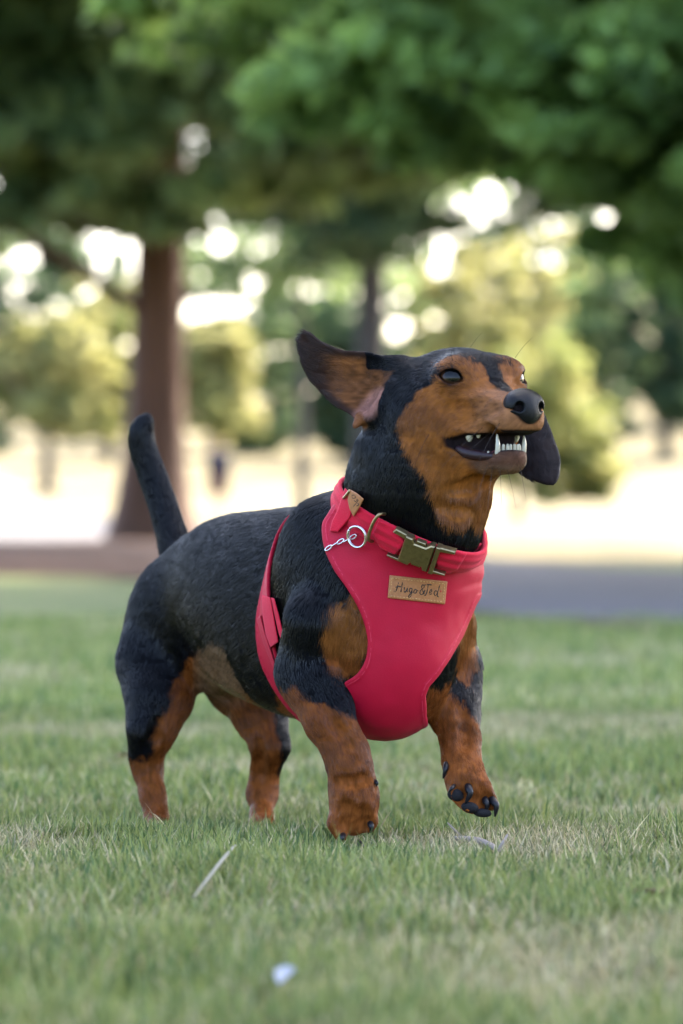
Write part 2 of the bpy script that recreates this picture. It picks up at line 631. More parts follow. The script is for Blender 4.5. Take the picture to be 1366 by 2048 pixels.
def bark_mat(name, a, b_c, scale=9):
    m, t, b = new_mat(name)
    tc = t.nodes.new("ShaderNodeTexCoord"); mp = t.nodes.new("ShaderNodeMapping")
    mp.inputs["Scale"].default_value = (1, 1, 0.16)
    t.links.new(tc.outputs["Object"], mp.inputs[0])
    n = t.nodes.new("ShaderNodeTexNoise"); n.inputs["Scale"].default_value = scale; n.inputs["Detail"].default_value = 8
    t.links.new(mp.outputs[0], n.inputs["Vector"])
    mx = t.nodes.new("ShaderNodeMix"); mx.data_type = 'RGBA'
    mx.inputs[6].default_value = (*a, 1); mx.inputs[7].default_value = (*b_c, 1)
    t.links.new(n.outputs["Fac"], mx.inputs[0]); t.links.new(mx.outputs[2], b.inputs["Base Color"])
    b.inputs["Roughness"].default_value = 0.9
    bp = t.nodes.new("ShaderNodeBump"); bp.inputs["Strength"].default_value = 1.0; bp.inputs["Distance"].default_value = 0.04
    t.links.new(n.outputs["Fac"], bp.inputs["Height"]); t.links.new(bp.outputs[0], b.inputs["Normal"])
    return m


M_BARK_RED = bark_mat("redwood_bark", (0.030, 0.014, 0.008), (0.150, 0.070, 0.040))
M_BARK_GREY = bark_mat("grey_bark", (0.018, 0.015, 0.014), (0.060, 0.051, 0.047))


def trunk_vf(base, top, r0, r1, flare=0.5, n=20, rings=16, lobes=5, fl_h=0.16):
    V, Fs = [], []
    for i in range(rings + 1):
        u = (i / rings) ** 2.2
        c = np.array(base) * (1 - u) + np.array(top) * u
        f = 1 + flare * math.exp(-u / fl_h * 1.7)
        r = (r0 * (1 - u) + r1 * u) * f
        for k in range(n):
            a = 2 * math.pi * k / n
            rr = r * (1 + 0.07 * math.sin(lobes * a + 3 * u) * math.exp(-u * 3) + 0.03 * math.sin(9 * a + 11 * u))
            V.append((c[0] + rr * math.cos(a), c[1] + rr * math.sin(a), c[2]))
    for i in range(rings):
        for k in range(n):
            Fs.append((i * n + k, i * n + (k + 1) % n, (i + 1) * n + (k + 1) % n, (i + 1) * n + k))
    Fs.append(tuple(range(rings * n, rings * n + n)))
    return V, Fs


def leaves(cents, rads, n_each, size, cols, flat=0.42, asp=0.55):
    """Leaf quads scattered through clumps; each clump has its own tone."""
    cents = np.asarray(cents, float); m = len(cents)
    rads = np.broadcast_to(np.asarray(rads, float).reshape(-1, 1), (m, 1))
    idx = np.repeat(np.arange(m), n_each)
    N = len(idx)
    d = RNG.normal(0, 1, (N, 3)); d /= np.linalg.norm(d, axis=1)[:, None]
    d *= (RNG.random((N, 1)) ** 0.45)
    d[:, 2] *= flat
    P = cents[idx] + d * rads[idx]
    P[:, 2] -= (d[:, 0] ** 2 + d[:, 1] ** 2) * rads[idx][:, 0] * 0.25
    nrm = RNG.normal(0, 1, (N, 3)) + np.array([0, 0, 1.1]); nrm /= np.linalg.norm(nrm, axis=1)[:, None]
    u = np.cross(nrm, RNG.normal(0, 1, (N, 3))); u /= np.linalg.norm(u, axis=1)[:, None]
    v = np.cross(nrm, u)
    s = size * (0.6 + 0.8 * RNG.random((N, 1)))
    V = np.stack([P - u * s, P - v * s * asp, P + u * s, P + v * s * asp], 1)
    V[:, 0] -= nrm * s * 0.2; V[:, 2] -= nrm * s * 0.2
    Q = np.arange(N * 4).reshape(N, 4)
    tone = RNG.random((m, 1))
    ca, cb = np.array(cols[0]), np.array(cols[1])
    c = (ca * (1 - tone) + cb * tone)[idx] * (0.75 + 0.5 * RNG.random((N, 1)))
    return V.reshape(-1, 3), Q, np.repeat(c, 4, 0)


def crown_clumps(c, r, n, rmin=0.35, zflat=0.0):
    """Clump centres spread through an uneven ellipsoid shell."""
    d = RNG.normal(0, 1, (n, 3)); d /= np.linalg.norm(d, axis=1)[:, None]
    rad = (rmin + (1 - rmin) * RNG.random((n, 1)) ** 0.5)
    bump = 0.55 + 0.9 * vnoise(d * 1.9 + np.asarray(c)[None], 1.0, 61)[:, None]
    return np.asarray(c) + d * rad * bump * np.asarray(r)


def tree(name, label, cat, base, r0, top_z, crowns, cols, lsize, bark, limbs=6, group=None, trunk_r1=None, flare=0.5, n_leaf=60, lean=(0, 0), fl_h=0.16):
    root = empty(name, base)
    tag(root, label, cat, group)
    b = np.array(base, float); b[2] -= 0.05
    top = np.array([base[0] + lean[0], base[1] + lean[1], base[2] + top_z])
    link("trunk", pydata("trunk", *trunk_vf(b, top, r0, trunk_r1 or r0 * 0.45, flare, fl_h=fl_h)), bark, root)
    cl, VQC, nb = [], [], 0
    for c, r, n, cr, *sz in crowns:
        cc = crown_clumps(c, r, n)
        cl.append(cc)
        v, q, k = leaves(cc, np.full(n, cr) * (0.7 + 0.6 * RNG.random(n)), n_leaf, sz[0] if sz else lsize, cols)
        VQC.append((v, q + nb, k)); nb += len(v)
    cl = np.concatenate(cl)
    pick_ = RNG.choice(len(cl), min(limbs, len(cl)), replace=False)
    for i in pick_:
        e = cl[i]
        hgt = np.clip((e[2] - base[2]) * 0.85 + RNG.normal(0, 0.3), 0.5, top_z * 0.92)
        s0 = b * (1 - hgt / top_z) + top * (hgt / top_z)
        mid = (s0 + e) / 2 + np.array([0, 0, 0.08 * np.linalg.norm(e - s0)])
        lv, lf = (tube(catmull([s0, mid, e], 4), np.interp(np.linspace(0, 1, 9), [0, 1], [r0 * 0.28, r0 * 0.05]), 6))
        link("limb", pydata("limb", lv, lf), bark, root)
    V, Q, C = (np.concatenate(a) for a in zip(*VQC))
    me = mesh_np("crown", V, Q, smooth=False)
    set_attr(me, "leaf", C)
    link("crown", me, M_LEAF, root)
    return root


G_MID = ((0.058, 0.105, 0.040), (0.210, 0.300, 0.125))
G_DARK = ((0.022, 0.050, 0.024), (0.060, 0.105, 0.048))
G_BRIGHT = ((0.045, 0.100, 0.020), (0.230, 0.360, 0.100))
G_YEL = ((0.20, 0.22, 0.07), (0.34, 0.34, 0.14))
G_PALE = ((0.15, 0.19, 0.06), (0.26, 0.27, 0.10))


def gz_(x, y):
    return float(ground_z(x, y))


# the big red-barked tree by the path
bx, by = (303 - 683) / F_PX * 27, 27.0
tree("redwood_tree", "big tree with a flared red-brown trunk rising from the mulch bed behind the dog's tail", "tree", (bx, by, gz_(bx, by)), 0.190, 13.0,
     [((bx, by, 8.2), (6.0, 6.0, 5.2), 210, 0.95), ((bx - 0.6, by - 1.0, 3.75), (4.4, 3.0, 0.8), 120, 0.55), ((bx + 0.1, by - 1.7, 2.75), (3.0, 1.0, 0.45), 90, 0.33), ((bx - 1.2, by - 3.0, 4.4), (3.6, 2.4, 0.9), 60, 0.6)],
     G_MID, 0.13, M_BARK_RED, limbs=14, flare=0.95, n_leaf=85, fl_h=0.055, lean=(0.35, 0))
# the tree just right of the frame whose low boughs hang into the picture
rx, ry = 4.6, 12.2
tree("broad_tree", "tree standing right of the path with bright green boughs hanging low over the lawn", "tree", (rx, ry, gz_(rx, ry)), 0.30, 11.0,
     [((rx, ry, 7.2), (5.6, 5.8, 4.6), 520, 0.9, 0.16), ((rx - 1.5, ry - 1.0, 6.5), (3.2, 3.4, 2.5), 120, 0.9, 0.16), ((1.05, 12.0, 1.56), (1.15, 1.1, 0.40), 230, 0.13), ((1.15, 13.0, 1.45), (0.45, 0.5, 0.35), 30, 0.15), ((1.3, 12.6, 1.15), (0.5, 0.6, 0.28), 26, 0.13), ((0.70, 13.0, 2.1), (1.2, 1.5, 0.40), 120, 0.20),  # unseen upper crown filled densely to keep sun off dog and grass
      ((2.0, 12.3, 2.3), (2.0, 1.8, 0.6), 90, 0.28)],
     G_BRIGHT, 0.050, M_BARK_GREY, limbs=16, n_leaf=90)
tree("path_shading_tree", "added tree beyond the path at the right edge, placed to shade it", "tree", (6.6, 20.5, gz_(6.6, 20.5)), 0.28, 11.0,  # added for the shade its crown casts on the path
     [((6.4, 20.5, 7.0), (5.2, 5.2, 4.6), 260, 0.95, 0.16), ((2.8, 20.0, 2.9), (1.7, 1.6, 0.5), 50, 0.45)],
     G_MID, 0.12, M_BARK_GREY, limbs=12, n_leaf=80)
# middle distance
mx_, my_ = (742 - 683) / F_PX * 52, 52.0
tree("shade_tree", "grey-trunked shade tree standing in the middle distance behind the dog's head", "tree", (mx_, my_, gz_(mx_, my_)), 0.20, 15.0,
     [((mx_ - 0.4, my_, 8.2), (4.6, 4.6, 4.4), 170, 1.0), ((mx_ + 0.3, my_ - 1, 4.4), (2.4, 2.4, 0.9), 40, 0.6)], G_DARK, 0.17, M_BARK_GREY, limbs=10, n_leaf=70)
sx_, sy_ = (604 - 683) / F_PX * 72, 72.0
tree("slender_tree", "slender dark-stemmed tree on the sunlit lawn between the person and the dog's ear", "tree", (sx_, sy_, gz_(sx_, sy_)), 0.105, 9.0,
     [((sx_ + 0.2, sy_, 6.8), (2.6, 2.6, 2.6), 70, 0.8)], G_MID, 0.17, M_BARK_GREY, limbs=7, flare=0.25, n_leaf=60)
lx_, ly_ = (40 - 683) / F_PX * 62, 62.0
tree("leafy_tree", "dark leafy tree beyond the path at the left edge", "tree", (lx_ - 1.0, ly_, gz_(lx_, ly_)), 0.25, 10.0,
     [((lx_ - 0.5, ly_, 5.6), (2.6, 3.0, 2.9), 60, 0.55)], G_DARK, 0.17, M_BARK_GREY, limbs=8, n_leaf=60)
# sunlit shrubs on the lawn at the right
shx, shy = (1035 - 683) / F_PX * 60, 60.0
tree("weeping_shrub", "pale yellow-green weeping shrub standing on the sunlit lawn right of the dog", "shrub", (shx, shy, gz_(shx, shy)), 0.07, 1.9,
     [((shx - 0.05, shy, 1.55), (0.95, 1.0, 1.25), 90, 0.32), ((shx + 1.1, shy + 0.4, 0.95), (0.75, 0.8, 0.75), 45, 0.28)], G_PALE, 0.085, M_BARK_GREY, limbs=6, n_leaf=70)

# the far rim of the park: each tree on its own
FAR = [  # px, distance, top row, half-width in pixels, palette, label
    (-60, 150, 470, 150, G_DARK, "tall dark tree on the far rim, leftmost of the row"),
    (95, 128, 620, 130, G_YEL, "yellow-green bush-like tree left of the red-brown trunk"),
    (215, 165, 560, 105, G_PALE, "pale sunlit tree just left of the red-brown trunk on the far rim"),
    (432, 140, 610, 90, G_YEL, "bright yellow sunlit tree above the person on the far rim"),
    (545, 175, 500, 120, G_MID, "mid green tree between the slender tree and the yellow tree on the far rim"),
    (700, 160, 600, 120, G_DARK, "dark low tree behind the dog's flying ear on the far rim"),
    (820, 170, 520, 100, G_MID, "green rounded tree above the dog's head on the far rim"),
    (925, 150, 440, 115, G_YEL, "golden sunlit tree above the dog's muzzle on the far rim"),
    (1080, 172, 440, 120, G_YEL, "yellow-green tree behind the weeping shrub on the far rim"),
    (1215, 160, 450, 120, G_MID, "green tree right of the golden trees on the far rim"),
    (1330, 145, 410, 120, G_DARK, "dark tall tree at the right edge on the far rim"),
    (1460, 165, 390, 120, G_DARK, "dark tree at the far right end of the rim row"),
    (320, 185, 440, 150, G_DARK, "tall dark tree behind the red-brown trunk on the far rim"),
    (640, 195, 520, 120, G_DARK, "tall dark tree behind the middle trunk on the far rim"),
    (150, 200, 470, 130, G_DARK, "tall dark tree behind the pale sunlit tree on the far rim"),
    (1180, 205, 390, 110, G_DARK, "tall dark tree behind the green tree at right on the far rim"),
    (1010, 195, 400, 120, G_DARK, "broad dark tree behind the golden trees on the far rim"),
]
for px_, Yd, top_, hw_, pal, lab_ in FAR:
    x_ = (px_ - 683) / F_PX * Yd
    z0 = gz_(x_, Yd)
    zt = EYE - (top_ - HOR) / F_PX * Yd
    zb = EYE - (RNG.uniform(815, 900) - HOR) / F_PX * Yd
    zb = max(zb, z0 + 0.3)
    hw = hw_ / F_PX * Yd
    tree("rim_tree", lab_, "tree", (x_, Yd, z0), 0.22, max(zt - z0 - 0.8, 2.0),
         [((x_, Yd, (zt + zb) / 2), (hw, hw, max((zt - zb) / 2, 0.8)), 95, hw * 0.21), ((x_ + RNG.uniform(-.4, .4) * hw, Yd - 1, zb + 0.4), (hw * 0.6, hw * .6, 0.8), 25, hw * 0.2)], pal, 0.28, M_BARK_GREY, limbs=5, group="trees along the far rim of the park", n_leaf=45)

# ================================================================== PERSON FAR BEHIND
PX_, PY_ = (438 - 683) / F_PX * 92, 92.0
PZ_ = gz_(PX_, PY_)


def pp(x, y, z):
    return np.array([PX_ + x, PY_ + y, PZ_ + z])


pfield = Field(pp(-0.5, -0.5, -0.05), pp(0.5, 0.5, 1.8), 0.016)
pf_ = [(Ell(pp(0, 0, 1.60), (0.075, 0.092, 0.115)), 0.02), (RCone(pp(0, 0.01, 1.38), pp(0, 0, 1.53), 0.06, 0.052), 0.02),
       (Ell(pp(0, 0, 1.24), (0.25, 0.15, 0.25)), 0.05), (Ell(pp(0, 0, 0.98), (0.19, 0.13, 0.17)), 0.05),
       (Ell(pp(0, -0.085, 1.59), (0.014, 0.02, 0.02)), 0.01)]
for sg in (-1, 1):
    st_ = 0.12 * sg
    pf_ += [(RCone(pp(0.085 * sg, 0, 0.92), pp(0.085 * sg, -0.10 * sg, 0.50), 0.085, 0.058), 0.03),
            (RCone(pp(0.085 * sg, -0.10 * sg, 0.50), pp(0.085 * sg, -0.02 * sg + 0.10, 0.09), 0.056, 0.038), 0.02),
            (RCone(pp(0.085 * sg, 0.08 - 0.02 * sg, 0.045), pp(0.09 * sg, -0.10 - 0.02 * sg, 0.035), 0.040, 0.034), 0.02),
            (RCone(pp(0.19 * sg, 0, 1.38), pp(0.225 * sg, 0.05 * sg, 1.10), 0.052, 0.042), 0.03),
            (RCone(pp(0.225 * sg, 0.05 * sg, 1.10), pp(0.215 * sg, -0.06 * sg - 0.05, 0.87), 0.040, 0.028), 0.02),
            (Ell(pp(0.215 * sg, -0.06 * sg - 0.055, 0.815), (0.020, 0.034, 0.045)), 0.015)]
    for fi in range(5):
        o_ = -0.028 + 0.017 * fi
        pf_.append((RCone(pp(0.215 * sg, -0.06 * sg - 0.055 + o_, 0.79), pp(0.212 * sg, -0.06 * sg - 0.06 + o_ * 1.2, 0.735 + 0.012 * abs(fi - 2)), 0.0095, 0.008), 0.004))
for p, k in pf_:
    pfield.apply(p, k)
M_SKIN = simple_mat("skin", (0.42, 0.22, 0.16), 0.6)
pv, pq = pfield.mesh(1)
person = link("person", mesh_np("person", pv, pq), M_SKIN)
tag(person, "distant person in a navy long-sleeved top and maroon shorts standing on the sunlit lawn", "person")


def garment(name, col, fn, off=0.022, extra=()):
    f = Field(pp(-0.5, -0.5, -0.05), pp(0.5, 0.5, 1.8), 0.016)
    f.phi = (pfield.phi - off).astype(f32)
    for p, k in extra:
        f.apply(p, k)
    X, Y, Z = np.meshgrid(*f.ax, indexing='ij')
    f.phi = np.maximum(f.phi, fn(X - PX_, Y - PY_, Z - PZ_)).astype(f32)
    v, q = f.mesh(1)
    o = link(name, mesh_np(name, v, q), simple_mat(name + "_cloth", col, 0.85, noise=0.25, nscale=12), person)
    return o


garment("sweatshirt", (0.010, 0.013, 0.030), lambda x, y, z: np.maximum(0.90 - z - 0.06 * (np.abs(x) > 0.17), z - 1.46), 0.028)
garment("shorts", (0.045, 0.008, 0.016), lambda x, y, z: np.maximum(np.maximum(0.40 - z, z - 0.98), np.abs(x) - 0.235), 0.045)
garment("hair", (0.02, 0.014, 0.010), lambda x, y, z: np.maximum(1.52 + 1.1 * np.maximum(-y - 0.01, 0) - z, -0.06 - y), 0.016)

# ================================================================== LITTER ON THE LAWN
def on_ground(px, py, h=0.0):
    Y = 3.0
    for _ in range(8):
        Y = (EYE - gz_(0, Y) - h) * F_PX / (py - HOR)
    return np.array([(px - 683) * Y / F_PX, Y, gz_(0, Y) + h])


def leaf_obj(name, label, cat, px, py, L, Wd, col, rot, tilt=0.25, curl=0.3, h=0.012, group=None):
    c = on_ground(px, py, h)
    n, m = 9, 5
    V, Fs = [], []
    ca, sa = math.cos(rot), math.sin(rot)
    for i in range(n):
        u = i / (n - 1)
        w = Wd * math.sin(math.pi * min(1, u * 0.96 + 0.03)) ** 0.75
        for j in range(m):
            v = (j / (m - 1) - 0.5) * 2
            x = (u - 0.5) * L; y = v * w * 0.5
            z = curl * (abs(v) ** 1.6) * w * 0.5 + tilt * x + 0.12 * L * math.sin(u * 7 + v) * 0.2
            V.append((c[0] + ca * x - sa * y, c[1] + sa * x + ca * y, c[2] + z))
    for i in range(n - 1):
        for j in range(m - 1):
            Fs.append((i * m + j, (i + 1) * m + j, (i + 1) * m + j + 1, i * m + j + 1))
    V2 = [(a, b, d - 0.0006) for a, b, d in V]; k = len(V)
    F2 = [tuple(q + k for q in f[::-1]) for f in Fs]
    me = pydata(name, V + V2, Fs + F2)
    o = link(name, me, simple_mat(name + "_dry", col, 0.75, noise=0.4, nscale=160, bump=0.4))
    tag(o, label, cat, group)
    return o


leaf_obj("dry_leaf", "curled brown dry leaf lying in the grass at the right edge", "leaf", 1288, 1786, 0.026, 0.011, (0.16, 0.085, 0.05), 0.1, 0.05, 0.6, 0.012)
leaf_obj("dry_leaf", "small orange-brown leaf lying in the grass left of the long pale blade", "leaf", 383, 1732, 0.014, 0.008, (0.20, 0.10, 0.05), 0.4, 0.1, 0.5, 0.010)
leaf_obj("dry_leaf", "pinkish fallen leaf on the grass just left of the dog's hind leg", "leaf", 250, 1510, 0.020, 0.010, (0.28, 0.15, 0.11), 0.1, 0.1, 0.4, 0.020)
leaf_obj("petal", "small white petal lying on the blurred grass nearest the camera", "petal", 570, 1950, 0.014, 0.011, (0.27, 0.28, 0.31), 1.1, 0.5, 0.5, 0.020)
# pale dry stick under the lifted paw
a = on_ground(905, 1676, 0.006); b = on_ground(1005, 1704, 0.007)
mid = (a + b) / 2 + np.array([0.002, 0, 0.003])
V, Fs = merge([tube(catmull([a, mid, b], 5), np.interp(np.linspace(0, 1, 11), [0, .5, 1], [0.0016, 0.0028, 0.0020]), 8),
               tube([b + np.array([-0.004, 0, 0]), b + np.array([0.004, 0.002, 0.013])], [0.0016, 0.0008], 6),
               tube([a + np.array([0.008, 0, 0]), a + np.array([-0.004, 0.0, 0.012])], [0.0014, 0.0006], 6)])
o = link("dry_stick", pydata("dry_stick", V, Fs), simple_mat("bleached_wood", (0.27, 0.22, 0.18), 0.8, noise=0.3, nscale=150, bump=0.4))
tag(o, "bleached dry stick lying in the grass under the dog's lifted paw", "stick")
# one long dead blade reaching towards the lens
a = on_ground(472, 1690, 0.020); b = on_ground(388, 1795, 0.014)
mid = (a + b) / 2 + np.array([0.004, 0, 0.006])
P = catmull([a, mid, b], 6); V = []; Fs = []
for i, p in enumerate(P):
    w = 0.0017 * (0.35 + 0.65 * math.sin(math.pi * (0.12 + 0.8 * i / (len(P) - 1))))
    V += [p + np.array([-w, 0, 0.0006]), p + np.array([0, 0, 0]), p + np.array([w, 0, 0.0006]), p + np.array([0, 0, -0.0004])]
for i in range(len(P) - 1):
    for k in range(4):
        Fs.append((i * 4 + k, i * 4 + (k + 1) % 4, (i + 1) * 4 + (k + 1) % 4, (i + 1) * 4 + k))
o = link("dead_blade", pydata("dead_blade", V, Fs), simple_mat("bleached_straw", (0.20, 0.19, 0.13), 0.7, noise=0.2, nscale=200))
tag(o, "long bleached dead blade arching over the grass towards the camera", "grass blade")
# ================================================================== THE DOG
# dog frame: s along the body (forward), t to the dog's left, z up; origin under the chest
DX, DY = 0.0306, 3.05
DF = np.array([0.53, -0.848, 0.0]); DL = np.array([0.848, 0.53, 0.0]); UP = np.array([0, 0, 1.0])


def D(s, t, z):
    return np.array([DX, DY, 0]) + s * DF + t * DL + z * UP


# head frame: F forward, L to the dog's left, U up; origin midway between the eyes
HO = W(967, 755, 2.96)


def H(F, L, U):
    return HO + F * DF + L * DL + U * UP


def hcoord(x, y, z):
    dx, dy, dz = x - HO[0], y - HO[1], z - HO[2]
    return dx * DF[0] + dy * DF[1], dx * DL[0] + dy * DL[1], dz


def dcoord(x, y, z):
    dx, dy = x - DX, y - DY
    return dx * DF[0] + dy * DF[1], dx * DL[0] + dy * DL[1], z


HAX = np.array([DF, DL, UP])
BACK = -DF
DOWN = -UP
body = []          # (primitive, blend radius, 'add' or 'sub')


def add(p, k=0.012):
    body.append((p, k, 'add'))


def hell(c, r, k=0.01, flow=None, both=False):
    add(Ell(H(*c), r, HAX, flow), k)
    if both:
        add(Ell(H(c[0], -c[1], c[2]), r, HAX, flow), k)


def hcone(a, b, ra, rb, k=0.01, flow=None, both=False):
    add(RCone(H(*a), H(*b), ra, rb, flow), k)
    if both:
        add(RCone(H(a[0], -a[1], a[2]), H(b[0], -b[1], b[2]), ra, rb, flow), k)


def chain(pts, k=0.012, flow=None):
    """pts: (px, py, Y, radius in photograph pixels)"""
    for a, b in zip(pts[:-1], pts[1:]):
        add(RCone(W(*a[:3]), W(*b[:3]), a[3] * a[2] / F_PX, b[3] * b[2] / F_PX, flow), k)


# ---- trunk: a barrel with its own height and width at every station
_tab = catmull([(-0.335, 0.206, 0.150, 0.028), (-0.30, 0.234, 0.134, 0.038), (-0.24, 0.256, 0.114, 0.053), (-0.16, 0.262, 0.096, 0.063),
                (-0.08, 0.265, 0.088, 0.062), (0.0, 0.262, 0.094, 0.055), (0.05, 0.245, 0.110, 0.043)], 10)
ST, TOP, BOT, HWD = _tab.T


def trunk_fn(x, y, z):
    s, t, _ = dcoord(x, y, z)
    top = np.interp(s, ST, TOP); bot = np.interp(s, ST, BOT); hw = np.interp(s, ST, HWD)
    zc = (top + bot) / 2; hh = (top - bot) / 2
    a = t / hw; b = (z - zc) / hh
    k0 = np.sqrt(a * a + b * b); k1 = np.sqrt((a / hw) ** 2 + (b / hh) ** 2) + 1e-6
    d = k0 * (k0 - 1) / k1
    return -smin(-d, -np.maximum(s - 0.025, -0.305 - s), 0.03)


tr_lo = np.minimum.reduce([D(s, t, 0.08) for s in (-0.36, 0.05) for t in (-0.07, 0.07)])
tr_hi = np.maximum.reduce([D(s, t, 0.28) for s in (-0.36, 0.05) for t in (-0.07, 0.07)])
TRUNK = Func(trunk_fn, (tr_lo, tr_hi), BACK * 0.9 + DOWN * 0.55)
trunk_prims = [(TRUNK, 0.02),
               (Ell(D(0.022, 0, 0.168), (0.045, 0.0515, 0.076), HAX, BACK * 0.3 + DOWN), 0.03),      # forechest
               (Ell(D(-0.006, 0, 0.142), (0.052, 0.041, 0.051), HAX, BACK * 0.7 + DOWN * 0.5), 0.03),  # keel
               (Ell(D(0.01, 0, 0.215), (0.05, 0.053, 0.052), HAX, BACK * 0.6 + DOWN * 0.6), 0.03)]
neck_prims = [(RCone(W(818, 1078, 3.045), W(840, 965, 3.005), 0.0535, 0.0500, (-0.2, 0.15, -1)), 0.035),
              (RCone(W(840, 965, 3.005), W(868, 845, 2.985), 0.0500, 0.0455, (-0.25, 0.15, -1)), 0.03)]
for p, k in trunk_prims + neck_prims:
    add(p, k)
add(Ell(D(-0.285, 0, 0.178), (0.040, 0.040, 0.048), HAX, BACK * 0.6 + DOWN * 0.8), 0.03)              # rump
# shoulders
add(Ell(D(-0.012, -0.046, 0.190), (0.042, 0.022, 0.064), HAX, BACK * 0.35 + DOWN), 0.035)
add(Ell(D(-0.010, 0.046, 0.190), (0.042, 0.022, 0.064), HAX, BACK * 0.35 + DOWN), 0.035)
# loose skin over the withers, behind which the girth strap disappears
add(Ell(D(-0.028, -0.040, 0.222), (0.024, 0.020, 0.042), HAX, BACK * 0.5 + DOWN), 0.035)
add(RCone(W(800, 800, 2.985), W(762, 890, 2.985), 0.013, 0.014, (-0.4, 0.1, -1)), 0.014)      # ruff below the ear
# throat
add(RCone(H(-0.018, -0.004, -0.062), W(890, 1052, 2.985), 0.020, 0.028, (-0.1, 0, -1)), 0.014)
# ---- head
hell((-0.035, 0, -0.012), (0.055, 0.043, 0.036), 0.012, BACK + UP * 0.15)
hell((-0.033, 0.020, -0.040), (0.038, 0.025, 0.034), 0.014, BACK * 0.8 + DOWN * 0.5, both=True)
hcone((-0.010, 0, -0.026), (0.046, 0, -0.0300), 0.025, 0.0170, 0.014, BACK)
hcone((-0.006, 0.012, -0.035), (0.046, 0.0075, -0.0335), 0.017, 0.0126, 0.010, BACK * 0.9 + DOWN * 0.35, both=True)
hell((0.014, 0.0175, -0.031), (0.028, 0.0115, 0.0155), 0.012, BACK * 0.9 + DOWN * 0.3, both=True)
hell((-0.005, 0.021, 0.004), (0.014, 0.012, 0.0115), 0.012, BACK * 0.7 + UP * 0.5, both=True)
hcone((-0.030, 0.016, -0.058), (0.034, 0.0062, -0.0630), 0.017, 0.0080, 0.012, BACK, both=True)
hcone((0.0, 0, -0.062), (0.036, 0, -0.0630), 0.012, 0.0080, 0.012, BACK)
# ---- front legs (dog's right is planted, left is lifted)
chain([(628, 1240, 3.008, 60), (612, 1345, 3.018, 56), (633, 1378, 3.008, 54), (657, 1438, 2.995, 46), (692, 1502, 2.988, 39),
       (702, 1545, 2.986, 38), (708, 1592, 2.984, 43), (706, 1630, 2.982, 39)], 0.012)
chain([(688, 1606, 2.980, 25), (677, 1644, 2.974, 20), (682, 1666, 2.972, 15)], 0.004)
chain([(706, 1612, 2.974, 25), (701, 1662, 2.966, 19), (704, 1682, 2.964, 14)], 0.004)
chain([(724, 1612, 2.975, 23), (726, 1662, 2.969, 17), (722, 1684, 2.967, 12)], 0.004)
chain([(735, 1606, 2.984, 19), (739, 1640, 2.980, 14), (738, 1652, 2.979, 11)], 0.004)
chain([(905, 1255, 3.068, 44), (912, 1335, 3.075, 45), (907, 1382, 3.070, 49), (911, 1432, 3.055, 44), (921, 1482, 3.035, 34),
       (923, 1522, 3.020, 32.5), (933, 1562, 3.008, 35), (946, 1590, 3.000, 36)], 0.012)
chain([(920, 1565, 3.000, 24), (919, 1588, 2.992, 20)], 0.005)
chain([(936, 1578, 2.996, 22), (940, 1605, 2.987, 19)], 0.005)
chain([(955, 1585, 2.998, 24), (968, 1610, 2.990, 17)], 0.005)
chain([(962, 1580, 3.004, 22), (983, 1606, 2.999, 14)], 0.005)
# ---- hind legs
add(Ell(W(338, 1268, 3.295), (0.037, 0.040, 0.060), None, BACK * 0.4 + DOWN), 0.02)
chain([(345, 1228, 3.305, 76), (314, 1330, 3.285, 74), (318, 1398, 3.262, 62), (302, 1460, 3.250, 43), (290, 1512, 3.258, 26),
       (297, 1548, 3.256, 21.5), (306, 1592, 3.244, 19.5), (314, 1632, 3.232, 20)], 0.014)
chain([(313, 1632, 3.236, 21), (320, 1662, 3.205, 21), (328, 1678, 3.185, 17)], 0.008)
chain([(455, 1290, 3.330, 70), (478, 1362, 3.300, 62), (522, 1432, 3.270, 48), (541, 1490, 3.255, 33), (530, 1545, 3.265, 22),
       (524, 1588, 3.264, 24), (523, 1632, 3.245, 19)], 0.014)
chain([(522, 1630, 3.245, 20), (522, 1662, 3.225, 28), (521, 1672, 3.205, 22)], 0.008)
chain([(420, 1300, 3.26, 60), (440, 1345, 3.26, 42)], 0.02)        # groin
# ---- tail
tail_pts = catmull([(360, 1130, 3.360, 27), (345, 1075, 3.375, 24.5), (326, 1010, 3.390, 22.5), (304, 950, 3.400, 20.5), (286, 898, 3.404, 18), (283, 866, 3.405, 14), (293, 841, 3.405, 6)], 3)
chain([tuple(p) for p in tail_pts], 0.010)


# ---- ears: thin leather flaps
def ear_prim(poly, yfun, thick, flow, ylim):
    poly = smooth_poly(poly, 4)
    px0, py0 = poly.min(0); px1, py1 = poly.max(0)

    def fn(x, y, z):
        yy = np.maximum(y, 0.5)
        px = 683 + F_PX * x / yy; py = HOR - (z - EYE) * F_PX / yy
        d2 = poly2d(px, py, poly) * (3.0 / F_PX)
        dd = np.abs(y - yfun(px, py)) - thick
        r = 0.0012
        return np.minimum(np.maximum(d2 + r, dd + r), 0) + np.sqrt(np.maximum(d2 + r, 0) ** 2 + np.maximum(dd + r, 0) ** 2) - r
    lo = np.minimum(W(px0, py1, ylim[0]), W(px0, py1, ylim[1])); hi = np.maximum(W(px1, py0, ylim[0]), W(px1, py0, ylim[1]))
    lo[1], hi[1] = ylim
    return Func(fn, (lo, hi), flow)


EAR_R = [(812, 735), (770, 716), (735, 704), (690, 701), (652, 690), (622, 668), (604, 666), (599, 690), (605, 722), (622, 758), (650, 792),
         (680, 818), (703, 833), (718, 848), (745, 838), (770, 815), (800, 790)]
EAR_L = [(985, 765), (1040, 770), (1080, 815), (1096, 843), (1110, 882), (1120, 922), (1118, 952), (1108, 968), (1090, 969), (1060, 957),
         (1032, 940), (1005, 915), (985, 870), (975, 810)]


